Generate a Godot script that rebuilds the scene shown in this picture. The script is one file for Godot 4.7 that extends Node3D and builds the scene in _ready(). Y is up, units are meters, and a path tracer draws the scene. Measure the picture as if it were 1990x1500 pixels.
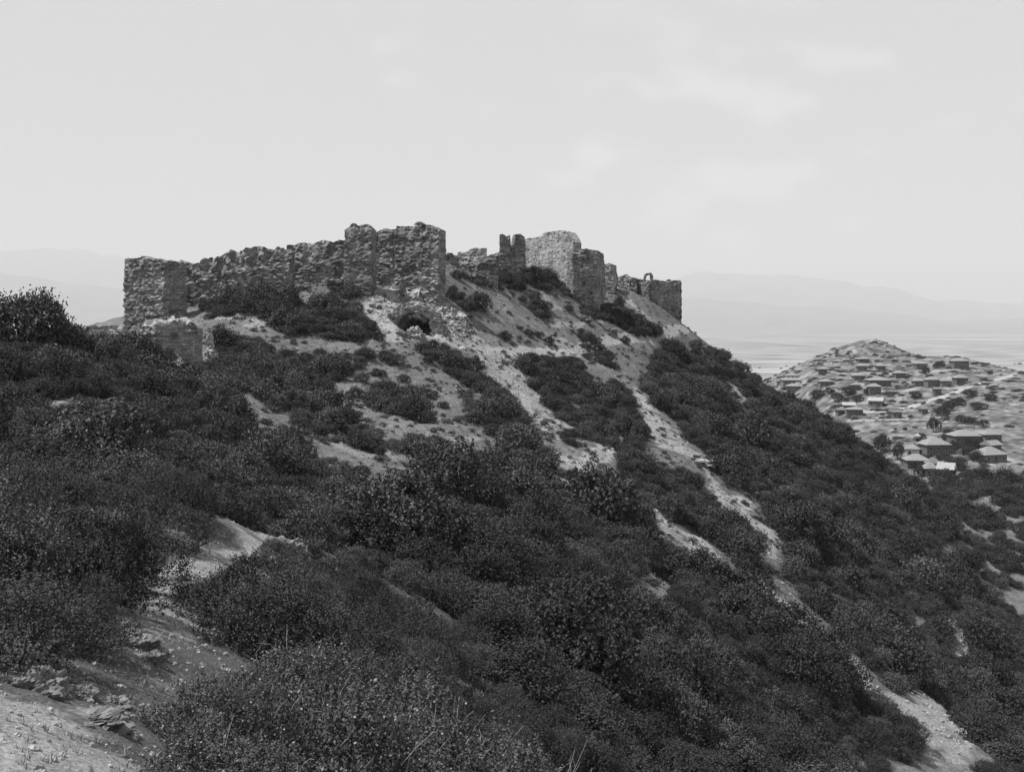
extends Node3D
# Ruined hill fortress above a scrub-covered ravine, village hill and hazy mountains behind; the plate is black and white, so every colour is a grey.
# The camera's eye is the origin; x right, y up, the view runs along -z. All tables below are in metres of that world.

const HILL_X: PackedFloat64Array = [-0.0495, -0.03786, -0.04137, -0.06456, -0.06193, -0.06967, -0.0834, -0.08017, -0.0875, -0.0432, -0.0301, -0.02382, -0.02014, -0.05338, -0.00905, -0.02314, 0.00095, 0.00202, 0.05314, 0.05467, 0.03514, 0.13886, 0.23048, 0.081, 0.32583, -0.01506, -0.08652, -0.02724, 0.00257, -0.06964, -0.165, -0.10357, -0.42386, -0.58143, -0.33405, -0.23614, -0.15452, -0.13095, -0.11324, -0.05926, -0.08929, -0.19833, -0.17086, -0.26971, -0.37995, -0.5355, -0.45964, -0.15329, -0.29219, -0.06233, 0.06652, 0.19633, 0.136, 0.34067, 0.48286, -0.27048, -0.27964, -0.58583, -0.66733, -0.06005, 0.12157, 0.323, 0.0045, 0.0684, 0.09129, 0.14936, 0.06338, -0.04714, 0.25238, 0.27886, 0.32857, 0.36448, 0.38476, 0.22333, 0.25843, 0.32224, 0.35595, 0.40448, 0.48043, 0.056, 0.11171, 0.23238, 0.57743, 0.77357, 1.07738, 1.30714, 1.5075, 0.68214, 0.94762, 0.59786, 0.73345, 0.86429, 0.97357, 1.00667, 0.5531, 0.61076, 0.49757, 0.38924, 0.41488, 0.84488, 1.6494, 1.81, 1.7775, 1.62702, 1.60286, 1.74571, 1.99333, 2.24095, 1.84024, 2.00238, 2.40214, 2.79, 2.53, 2.86571, 3.14595, 2.85357, 2.51857, 2.27595, 1.92048, 1.85643, 2.98714, 3.25405, 2.31667, 3.48333, 2.62524, 2.8331, -0.12071, -0.169, -0.23338, -0.33714, -0.43571, -0.42, -0.32786, -0.19, -0.133, -0.64036, -0.73464, -0.895, -0.34143, -0.68286, -1.23333, -1.42143, -2.12571, -0.90857, 0, -0.015, -0.03, -0.05, 0.03, 0.03, 0.08, 0.1, -0.1, -0.1, 0.05, 0.15, 0.25, 0.4, 0.6, 0.3, 0.8, -0.2, -0.4, -0.4, -0.8, -0.8, -0.9, -0.6, -0.3, 0, 0.25, 0.45, -0.6, 0, 0.6, 0.9, 1.3, -0.2, -1, 1, 0, -1.5, 1, 1.4, 1.6, 1.2, 2.3, 2.5, 3, 3.3, 1.7, 1.6, 1.2, 1.8, 2.5, 1.4, 2, 1.2, 2.2, 3.3, 3.3, 1.7, 2.5, 3.3, 2.9, 4, 4.5, 4.2, 4, 4.5, 1.5, -2, -2.5, 5, 5.6, 6, 6, -3, -2.6, -2, -2, 6, 3]
const HILL_D: PackedFloat64Array = [0.11, 0.1, 0.125, 0.145, 0.17, 0.22, 0.31, 0.37, 0.21, 0.095, 0.16, 0.115, 0.18, 0.38, 0.2, 0.36, 0.4, 0.17, 0.72, 0.56, 0.36, 0.72, 0.8, 0.42, 0.85, 0.115, 0.46, 0.88, 1.08, 0.75, 0.7, 0.5, 1.38, 1.65, 1.22, 1.14, 1.1, 1, 1.16, 1.31, 1.5, 1.7, 1.84, 1.92, 2.02, 1.89, 1.95, 2.22, 2.08, 2.38, 2.54, 2.66, 2.72, 2.92, 3.12, 1.6, 1.35, 1.85, 1.96, 1.94, 2.22, 2.66, 1.89, 1.69, 1.42, 1.53, 2.42, 2.2, 2.12, 1.92, 1.84, 1.72, 1.6, 1.4, 1.34, 1.34, 1.3, 1.24, 1.18, 1.12, 0.92, 1.6, 1.72, 1.9, 2.5, 3, 3.35, 1.5, 2, 3.1, 3.05, 3, 2.9, 2.8, 2.3, 2.12, 2.58, 2.68, 2.05, 2.35, 4.25, 4.2, 3.95, 3.95, 4.4, 5.2, 5.2, 5.2, 5.9, 5.8, 5.9, 6.2, 6.6, 6.8, 7.3, 8.5, 8.2, 7.9, 7.4, 6.9, 8.2, 7.9, 7, 7.7, 7.4, 7.3, 0.3, 0.42, 0.58, 0.8, 1, 1.2, 0.9, 0.6, 0.42, 1.65, 1.65, 2.1, 0.6, 1.2, 2, 3, 3.2, 2.4, 0, 0, 0.04, 0.06, 0.03, 0.08, 0.1, 0.02, 0.02, -0.1, -0.1, -0.1, 0.1, 0.2, 0.4, -0.1, 0, 0.1, 0.3, 0, 0.4, 0, 3, 2.6, 2.75, 3, 3.3, 3.45, 3.2, 3.6, 3.7, 3.8, 3.7, 4, 4.2, 4.5, 5, 5.5, 5.6, 6, 7, 8, 2.8, 3.5, 4.2, 5, 3, 3.6, 1.1, 1.6, 2, 0.5, 0.8, 0, 0, 3, 1.2, 8.8, 9.2, 9, 10.2, 8, 7, 6, 5, 9.5, 10.5, 10.5, 8, 10.5, 8, 5, 2, 4.5, 1.5, 0.6, -0.2, -0.2, 11]
const HILL_W: PackedFloat64Array = [-250.15114, 771.70481, 633.46659, -143.0076, 180.84975, 198.79488, 107.59674, 568.35679, -151.18071, 66.79409, -239.22275, -329.08411, 437.95161, -756.76818, -282.96391, 174.33962, 203.49903, -99.07319, 267.02845, 35.61895, -128.20492, -164.6231, -68.64151, -84.97121, -4.63174, -648.04382, 339.71106, -19.971, -36.45427, -75.07445, -93.60449, -304.38967, 34.67517, 74.59541, 90.24111, -4.0153, -22.25356, 5.38356, 4.97278, 27.61371, -5.59768, 7.28332, 49.94384, -18.47579, 24.88697, 69.25388, -26.46231, 102.07056, -23.21102, 50.46243, 184.64955, -92.10684, -2.89878, 97.86463, 4.65871, -29.91518, -75.89848, -85.04784, -6.36349, 6.91111, -12.46285, 144.73327, -46.45701, -35.30395, -34.15913, 191.1256, -183.0135, -66.98682, 61.11901, -84.50223, 117.48303, -11.66917, 63.98925, -70.46705, 54.31708, 33.9069, -6.58433, -85.53342, 48.46057, 19.66211, 82.84855, -148.21064, -18.18683, 30.10904, -19.05842, -34.88423, 64.00893, -57.53263, -26.85623, -40.60132, -15.10697, 19.89616, 39.05311, -18.2565, -23.32521, -26.70166, 41.13144, -191.74366, 24.17944, 14.46274, -34.78033, 21.96624, -71.40952, 104.60123, 28.00523, 14.86974, -22.58594, 16.2616, 62.72627, -45.27116, -3.95079, 16.0135, -17.80303, -0.12127, 4.79332, 86.9388, -15.83641, 2.02391, 42.60782, 100.03566, -57.92578, 33.84401, -25.17909, -12.67536, -12.99728, 2.18533, -158.84856, 48.81373, 260.88523, 168.81163, 77.32909, -69.1543, -131.57652, -48.60574, -133.25812, -46.59865, 15.56105, -7.18241, -153.37512, -15.46793, -10.31309, 37.18967, -2.60743, 25.68242, 453.48845, -122.93914, 165.119, -414.3793, -275.74122, 221.75332, -53.45344, 58.29682, -47.89333, -13.52084, -28.30254, -25.52497, -6.74521, 22.1874, 34.43354, 6.2677, -24.33078, -50.44247, -9.10436, 12.55076, -12.63333, -1.65146, -64.54341, 1.45596, -10.55789, -17.65634, 9.56678, 70.79578, 14.07281, -34.93421, -16.06698, -0.62962, -62.56607, 6.87695, -8.55354, -19.55035, 2.04423, 5.1468, 3.87013, -21.44953, -104.76397, -4.74215, 3.19694, -2.51173, 1.82142, -7.99091, 3.24917, -36.06512, 18.73695, 12.49334, 1.86773, 1.81997, -7.73081, -0.71977, 1.39775, 0.20927, -2.43451, -3.50212, -5.76794, -26.06425, 2.26464, -2.78164, 4.97848, -4.90912, 3.33304, -0.34471, -0.66154, 0.6605, 1.88745, 2.3225, -2.41126, -0.39324, 0.53096, -3.27551, -0.86803, -0.99738, -1.01127, 0.1952, -1.14957]
const HILL_PLANE := [8.6614, -1.9915, -1.5436]
const SCREE := [
	["chute", 0.23, [-6.43, 192.82, 0.48, 201.07, 1.59, 196.31, 4.03, 188.26, 7.55, 176.27, 12.86, 174.18, 9.14, 153.61, 7.07, 165.05, 6.35, 148.2, 4.56, 147.31, 3.88, 163.08, 0.42, 177.33, -3.48, 182.71, -5.31, 186.02]],
	["gully", 0.24, [24.38, 216.03, 25.26, 212.19, 26.14, 207.17, 28.41, 202.27, 30.38, 197.49, 30.3, 187.14, 33.72, 184.91, 32.74, 176.27, 34.22, 173.14, 40.11, 177.33, 37.03, 169.04, 41.46, 169.04, 40.93, 163.08, 37.31, 153.61, 36.21, 153.61, 39.22, 163.08, 34.97, 165.05, 32.02, 166.04, 31.67, 177.33, 30.27, 181.62, 25.51, 181.62, 22.49, 181.62, 24.16, 195.14, 23.6, 202.27]],
	["gully_low", 0.24, [14.89, 142.12, 17.83, 141.27, 19.94, 139.59, 24.63, 137.93, 25.83, 132.28, 23.54, 128.38, 21.09, 128.38, 18.25, 129.92, 17.85, 136.29]],
	["gully_tail", 0.23, [29.85, 136.29, 32.97, 137.11, 33.47, 133.87, 36.23, 134.67, 37.25, 131.49, 40.87, 133.07, 42.38, 129.92, 39.64, 118.06, 36.71, 112.55, 39.57, 126.85, 35.3, 124.59, 33.32, 123.85, 29.65, 120.92, 31.06, 129.15]],
	["gully_end", 0.2, [38.7, 115.27, 53.51, 139.59, 53.78, 127.61, 42.81, 100.46, 36.5, 94.06, 39.59, 107.29]],
	["clearing", 0.25, [5.45, 142.97, 7.15, 142.97, 10.87, 147.31, 16.2, 170.06, 14.2, 149.09, 10.89, 142.97, 10.3, 139.59, 8.4, 130.7, 5.67, 125.34, 5.6, 130.7, 7.05, 134.67, 5.88, 137.11]],
	["small_clearing", 0.25, [-4.22, 88.6, -2.59, 90.74, 0.26, 109.23, 0.86, 106.01, -1.34, 94.06, -1.92, 80.51, -2.91, 81.48]],
	["under_main_wall", 0.26, [-28.51, 196.31, -25.01, 205.93, -19.94, 214.74, -19.47, 209.66, -19.39, 198.67, -20.01, 182.71, -22.32, 183.81, -24.8, 186.02]],
	["vault_slope", 0.22, [-14.97, 190.53, -13.64, 197.49, -9.1, 201.07, -5.27, 201.07, -3.29, 197.49, -8.62, 190.53, -12.25, 190.53]],
	["wall_foot", 0.24, [-46.27, 196.31, -44.35, 204.71, -42.15, 203.49, -41.57, 193.98, -42.64, 190.53]],
	["wall_foot2", 0.24, [-51.24, 187.14, -49.12, 192.82, -46.67, 184.91, -49.89, 183.81]],
	["wall_foot3", 0.22, [-45.24, 182.71, -42.89, 183.81, -40.23, 174.18, -41.39, 172.1]],
	["spur_left", 0.27, [-54.16, 160.18, -61.04, 187.14, -45.07, 141.27, -44.19, 135.48, -48.29, 143.83]],
	["tower_scree", 0.22, [1.78, 249.38, 5.34, 249.38, 11.28, 249.38, 13.66, 249.38, 9.97, 246.42, 5.28, 246.42]],
	["tower_scree2", 0.2, [6.59, 230.72, 12.79, 233.5, 18.35, 233.5, 13.25, 222.59, 9.12, 225.27]],
	["gap1", 0.22, [54.89, 274.43, 59.21, 279.4, 58.34, 266.34, 55.77, 263.18]],
	["gap2", 0.2, [61.21, 216.03, 65.46, 219.94, 59.96, 199.87, 55.88, 193.98]],
	["gap3", 0.2, [45.87, 159.23, 50.55, 164.06, 48.61, 158.28, 45.26, 154.54]],
	["gap4", 0.18, [77.87, 196.31, 80.41, 197.49, 77.44, 182.71, 70.86, 170.06, 67.77, 168.03, 73.51, 180.54]],
	["gap5", 0.14, [24.15, 102.89, 28.41, 109.89, 25.83, 100.46, 24.01, 99.86]],
	["valley_floor", 0.13, [118.52, 284.46, 172.87, 388.25, 195.47, 402.44, 215.6, 409.73, 161.78, 307.46, 144.4, 274.43, 128.89, 244.95, 119.85, 244.95, 109.49, 242.03, 106.19, 246.42, 100.33, 246.42, 99.75, 250.88, 109.03, 263.18]],
	["path_bottom", 0.2, [-6.73, 19.22, -7.36, 21.92, -9.18, 26.78, -8.86, 31.29, -10.6, 43.22, -11.65, 56.23, -8.19, 40.46, -7.49, 30.55, -8.11, 29.12, -7.52, 25.68, -6.3, 22.22, -5.72, 18.33, -6.06, 18.33]],
	["low_edge", 0.2, [-5.64, 10.83, -5.23, 10.83, -4.95, 11.13, -4.69, 11.73, -4.53, 12.78, -4.1, 11.88, -3.63, 10.68, -3.74, 9.93, -3.85, 9.33, -4.05, 9.03, -4.31, 8.88, -4.47, 8.58, -4.94, 9.48]]]
const PATHS := [
	["hill_path", 2.85, 0.24, [-25.75, 177.33, -20.2, 180.54, -17.07, 183.81, -13.98, 189.39, -10.43, 190.53, -6, 193.98, -2.37, 198.67, 1.46, 204.71, 6.57, 212.19, 12.19, 222.59, 16.32, 236.31, 21.71, 246.42, 32.34, 266.34, 40.82, 281.08, 47.45, 293.1]],
	["spur_path", 1.9, 0.17, [-21.42, 113.9, -18.16, 110.55, -15.44, 109.89, -13.32, 111.88, -12.08, 115.27, -11.16, 120.2, -8.65, 125.34, -5.95, 131.49, -4.54, 136.29]],
	["high_path", 1.52, 0.18, [17.53, 253.9, 22.91, 260.05, 14.58, 244.95, 7.36, 237.73]],
	["wall_path", 2.28, 0.22, [25.67, 291.35, 29.98, 286.17, 32.99, 282.76, 35.74, 281.08]],
	["goat_path", 1.52, 0.22, [18.45, 198.67, 19.51, 195.14, 18.98, 187.14, 17.09, 179.46, 17.21, 172.1]],
	["left_path", 0.9, 0.18, [-10.1, 22.67, -9.05, 21.47, -7.64, 19.22, -7.22, 19.07, -6.86, 19.07, -6.81, 20.57]],
	["crest_path", 1.52, 0.15, [-15.37, 222.59, -10.19, 225.27, -3.75, 225.27, 0.54, 226.62, 7.06, 227.98, 10.86, 227.98, 14.48, 225.27, 19.38, 219.94, 23.66, 216.03]],
	["village_road", 4.56, 0.288, [180.18, 586.65, 191.15, 579.67, 204.26, 579.67, 215.21, 583.15, 226.23, 590.17, 244.63, 600.85, 266.8, 619.1, 302.72, 669.16, 336.6, 710.42]],
	["terrace_road", 3.42, 0.264, [177.59, 569.36, 191.92, 555.9, 198.67, 552.58, 206.81, 539.52, 211.96, 526.76]],
	["upper_lane", 3.8, 0.24, [210.88, 731.98, 227.67, 718.97, 248.21, 718.97, 265.56, 710.42, 280.77, 714.68, 296.15, 718.97, 314.42, 706.18]],
	["mid_lane", 3.8, 0.256, [226.88, 622.81, 241.49, 637.89, 250.56, 615.4, 259.35, 615.4, 269.61, 615.4]]]
const HOLES := [
	[-6.55, 17.88, -7.41, 21.77, -9.24, 26.46, -9.26, 29.29, -9.03, 31.85, -13.46, 54.9, -12.15, 58.63, -8.08, 42.96, -6.85, 30.92, -6.51, 24.62, -5.65, 20.27, -4.97, 16.98, -5.27, 15.93],
	[4.99, 139.59, 16.6, 170.06, 14.04, 143.83, 10.97, 135.48, 8.15, 118.06, 4.79, 111.88, 4.92, 124.59],
	[-5.07, 75.38, -2.89, 82.95, 2.01, 113.22, 2.98, 108.58, -0.92, 87.02, -1.72, 64.14, -2.79, 64.91],
	[4.15, 64.52, 8.15, 84.96, 13.2, 103.51, 15.94, 102.27, 6.99, 67.69],
	[53.89, 274.43, 60.11, 282.76, 57.46, 258.5, 54.62, 256.95],
	[56, 202.27, 65.87, 219.94, 58.14, 190.53, 53.76, 186.02],
	[43.34, 154.54, 51.01, 163.08, 48.63, 155.46, 43.52, 149.98],
	[80.39, 207.17, 85.1, 209.66, 77.66, 180.54, 68.83, 163.08, 62.84, 156.4, 71.97, 177.33],
	[22.3, 98.08, 28.47, 107.93, 25.26, 95.76, 22.02, 93.5],
	[25.9, 90.74, 27.21, 90.2, 23.9, 80.99, 23.82, 83.45],
	[32.16, 104.75, 43.04, 123.85, 55.47, 142.97, 52.18, 125.34, 46.86, 105.38, 35.63, 91.83, 36.15, 101.66],
	[64.09, 244.95, 69.88, 247.89, 66.85, 240.59],
	[92.93, 242.03, 104.28, 255.42, 104.59, 246.42]]
const THICKETS := [
	{ring = [-51.9, 95.19, -49.68, 97.5, -70.64, 149.09, -67.43, 157.33, -57.84, 150.88, -49.81, 147.31, -38.61, 116.66, -33.05, 116.66, -27.68, 102.89, -20.54, 96.91, -13.63, 88.07, -10.8, 82.46, -9.18, 94.06, -6.62, 111.21, -3.5, 122.38, 0.32, 135.48, 4.9, 137.11, 5.64, 131.49, 5.21, 121.65, 8.15, 126.85, 14.04, 143.83, 16.38, 140.43, 17.01, 132.28, 17.29, 123.11, 23.16, 123.11, 27.48, 126.85, 28.67, 118.06, 33.85, 119.49, 32.87, 102.27, 36.94, 104.13, 37.6, 98.08, 30.31, 79.08, 20.14, 57.94, 15.1, 48.42, 12.08, 43.74, 9.44, 39.27, 7.13, 34.84, 4.92, 29.12, 3.34, 25.07, 2.18, 22.37, 1.25, 20.12, 0.46, 17.73, -0.15, 15.93, -0.66, 14.58, -1.07, 13.53, -1.4, 12.33, -1.4, 9.48, -1.36, 7.53, -1.46, 6.78, -1.61, 6.48, -1.71, 6.03, -2.32, 6.93, -2.65, 7.83, -2.99, 8.73, -3.48, 10.68, -3.98, 12.78, -4.68, 16.53, -5.23, 17.88, -5.94, 21.32, -5.89, 24.02, -6.1, 29.47, -8.64, 57.59, -7.22, 42.7, -7.35, 35.48, -7.73, 30.92, -7.19, 25.38, -5.96, 17.28, -5.33, 15.78, -4.82, 13.68, -4.78, 12.33, -6.16, 13.98, -6, 12.63, -5.98, 11.73, -6.15, 11.28, -8.27, 15.18, -15.05, 27.59, -20.05, 36.77, -35.82, 65.69, -39.42, 72.29], label = "dark leafy bush in the dense thicket filling the ravine below the camera", group = "bushes of the ravine thicket", single = false, gap = 1.2, thin = -0.28, grow = 1.15, inset = 0.7},
	{ring = [32.09, 252.38, 39.02, 277.73, 44.57, 279.4, 53.73, 293.1, 65.29, 294.86, 78.39, 296.62, 90.02, 293.1, 102.58, 293.1, 104.98, 284.46, 131.13, 311.17, 119.12, 281.08, 107.73, 260.05, 97.98, 246.42, 96.79, 237.73, 101.84, 236.31, 103.13, 227.98, 106.52, 222.59, 110.99, 210.92, 95, 180.54, 83.78, 159.23, 59.93, 113.9, 48.05, 97.5, 41.2, 89.66, 35.57, 83.45, 39.62, 93.5, 46.31, 109.89, 55.5, 141.27, 41.69, 115.96, 42.74, 129.15, 41.5, 133.07, 39.08, 137.93, 38.01, 143.83, 36.21, 149.09, 40.67, 161.14, 40.96, 167.03, 36.37, 166.04, 40.79, 177.33, 34.63, 175.22, 33.06, 182.71, 29.58, 182.71, 30.67, 195.14, 28.24, 201.07, 25.8, 208.41, 24.7, 213.46], label = "dark bush in the thick scrub on the steep slope below the fortress's right end", group = "bushes of the right slope", single = false, gap = 1.2, thin = -0.28, grow = 1.15, inset = 0.7},
	{ring = [115.07, 300.19, 160, 395.28, 172.67, 409.73, 188.28, 409.73, 211.69, 409.73, 203.01, 392.93, 189.91, 392.93, 147.77, 328.38, 132.62, 311.17], label = "dark bush on the valley floor below the village's right edge", group = "bushes of the valley floor", single = false, gap = 1.2, thin = -0.28, grow = 1.15, inset = 0.7},
	{ring = [117.12, 281.08, 144.47, 324.47, 190.11, 395.28, 206.69, 400.04, 156.03, 302, 139.27, 269.55, 125.05, 242.03, 108.19, 239.16, 104.93, 243.49, 99.13, 243.49, 108.38, 261.61], label = "small bush dotted over the bare valley ground at the right edge", group = "bushes of the bare valley ground", single = false, gap = 1.2, thin = 0.12, grow = 1.15, inset = 0.7},
	{ring = [13.68, 147.31, 20.9, 172.1, 29.09, 172.1, 32.01, 168.03, 33.98, 164.06, 35.59, 157.33, 32.34, 142.97, 32.65, 137.11, 27.08, 132.28, 25.11, 138.76, 19.7, 137.93, 15.95, 139.59], label = "dark bush in the strip of scrub between the two pale gullies", group = "bushes between the gullies", single = true, gap = 0.9, thin = -0.6, grow = 1.1, inset = 0.35},
	{ring = [1.62, 199.87, 6.45, 208.41, 14.14, 219.94, 15.99, 203.49, 18.01, 193.98, 17.52, 179.46, 14.01, 150.88, 11.95, 173.14, 7.55, 176.27, 4.01, 187.14, 1.57, 193.98], label = "dark bush in the clump along the right edge of the wide scree chute", group = "bushes right of the scree chute", single = true, gap = 0.9, thin = -0.6, grow = 1.1, inset = 0.35},
	{ring = [16.18, 205.93, 21.96, 209.66, 22.71, 198.67, 22.49, 181.62, 20.74, 174.18, 17.21, 172.1, 18.38, 188.26], label = "dark bush in the narrow clump just left of the stony gully head", group = "bushes left of the gully head", single = true, gap = 0.9, thin = -0.6, grow = 1.1, inset = 0.35},
	{ring = [6.31, 147.31, 11.06, 172.1, 15.76, 174.18, 13.84, 149.09, 9.93, 143.83, 6.43, 142.12], label = "dark bush at the foot of the wide scree chute beside the pale clearing", group = "bushes at the foot of the scree chute", single = true, gap = 0.9, thin = -0.6, grow = 1.1, inset = 0.35},
	{ring = [-16.08, 180.54, -11.96, 186.02, -7.83, 182.71, -3.38, 177.33, 0.4, 168.03, 3.42, 143.83, 3.26, 137.11, -0.97, 136.29, -4.01, 140.43, -4.61, 149.09, -2.76, 156.4, -4.37, 167.03, -7.74, 171.08, -13.6, 173.14], label = "dark bush in the row running down the left edge of the wide scree chute", group = "bushes left of the scree chute", single = true, gap = 0.9, thin = -0.6, grow = 1.1, inset = 0.35},
	{ring = [-20.36, 152.7, -17.5, 156.4, -14.26, 153.61, -10.69, 142.97, -10.77, 135.48, -14.78, 137.93, -19.29, 144.69], label = "dark bush in the lone clump in the middle of the grassy slope", group = "bushes of the lone clump on the grass", single = true, gap = 0.9, thin = -0.6, grow = 1.1, inset = 0.35},
	{ring = [-24.61, 116.66, -24.78, 138.76, -19.03, 126.85, -14.19, 115.96, -12.71, 111.21, -14.48, 110.55, -18.8, 111.21, -22.76, 109.89], label = "dark bush in the clump above the curved grassy spur path", group = "bushes above the spur path", single = true, gap = 0.9, thin = -0.6, grow = 1.1, inset = 0.35},
	{ring = [-44.81, 163.08, -39.69, 165.05, -33.38, 161.14, -28.86, 166.04, -24.03, 171.08, -22.16, 168.03, -22.64, 161.14, -24.8, 155.46, -23.83, 142.97, -24.57, 115.96, -29.3, 119.49, -32.03, 119.49, -39.69, 142.97], label = "dark bush in the thicket to the right of the small dark ruined tower", group = "bushes right of the small ruin", single = true, gap = 0.9, thin = -0.6, grow = 1.1, inset = 0.35},
	{ring = [-42.53, 184.91, -39.94, 192.82, -32.99, 195.14, -27.84, 191.67, -24.21, 184.91, -21.36, 181.62, -21.36, 177.33, -29.27, 173.14, -35.65, 172.1, -39.81, 174.18], label = "dark bush in the broad clump below the long curtain wall", group = "bushes below the curtain wall", single = true, gap = 0.9, thin = -0.6, grow = 1.1, inset = 0.35},
	{ring = [-56.76, 198.67, -52.49, 202.27, -44.79, 202.27, -42.33, 187.14, -46.51, 186.02, -52.53, 186.02], label = "dark bush at the foot of the curtain wall beside the corner tower", group = "bushes at the curtain wall foot", single = true, gap = 0.9, thin = -0.6, grow = 1.1, inset = 0.35},
	{ring = [-35.85, 203.49, -29.73, 204.71, -28.87, 197.49, -32.79, 193.98], label = "small dark bush in the corner beneath the projecting square tower", group = "bushes beneath the square tower", single = true, gap = 0.9, thin = -0.6, grow = 1.1, inset = 0.35},
	{ring = [-20.53, 213.46, -18.22, 218.63, -15.3, 218.63, -14.97, 210.92, -19.35, 208.41], label = "dark bush growing above the broken vault", group = "bushes above the vault", single = true, gap = 0.9, thin = -0.6, grow = 1.1, inset = 0.35},
	{ring = [-19.32, 199.87, -16.96, 203.49, -15.03, 201.07, -14.76, 197.49, -18.12, 195.14], label = "dark bush growing inside the mouth of the broken vault", group = "bushes in the vault", single = true, gap = 0.9, thin = -0.6, grow = 1.1, inset = 0.35},
	{ring = [-13.93, 213.46, -11.38, 217.33, -9.26, 216.03, -5.86, 216.03, -6.03, 210.92, -10.48, 209.66], label = "dark bush on the stepped rubble right of the broken vault", group = "bushes right of the vault", single = true, gap = 0.9, thin = -0.6, grow = 1.1, inset = 0.35},
	{ring = [-13.93, 219.94, -10.38, 229.35, -4.01, 240.59, -1.82, 255.42, 4.31, 258.5, 15.77, 287.88, 14.23, 255.42, 8.96, 250.88, 4.16, 249.38, -3.92, 234.9, -8.58, 225.27], label = "dark bush on the crest at the foot of the tall ruined walls", group = "bushes on the crest", single = true, gap = 0.9, thin = -0.6, grow = 1.1, inset = 0.35},
	{ring = [1.15, 242.03, 5.28, 246.42, 9.68, 244.95, 9.57, 242.03, 5.09, 237.73], label = "dark bush in the small clump on the slope below the crest", group = "bushes below the crest", single = true, gap = 0.9, thin = -0.6, grow = 1.1, inset = 0.35},
	{ring = [15.72, 253.9, 22.08, 272.79, 27.44, 281.08, 35.26, 279.4, 38.98, 279.4, 30.52, 261.61, 24.29, 261.61, 16.03, 249.38], label = "dark bush on the slope at the foot of the right hand towers", group = "bushes below the right hand towers", single = true, gap = 0.9, thin = -0.6, grow = 1.1, inset = 0.35},
	{ring = [14.26, 243.49, 18.08, 244.95, 20.69, 234.9, 21.99, 225.27, 18.13, 223.92, 14.63, 236.31], label = "dark bush beside the end of the upper hill path", group = "bushes beside the upper path", single = true, gap = 0.9, thin = -0.6, grow = 1.1, inset = 0.35}]
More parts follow.
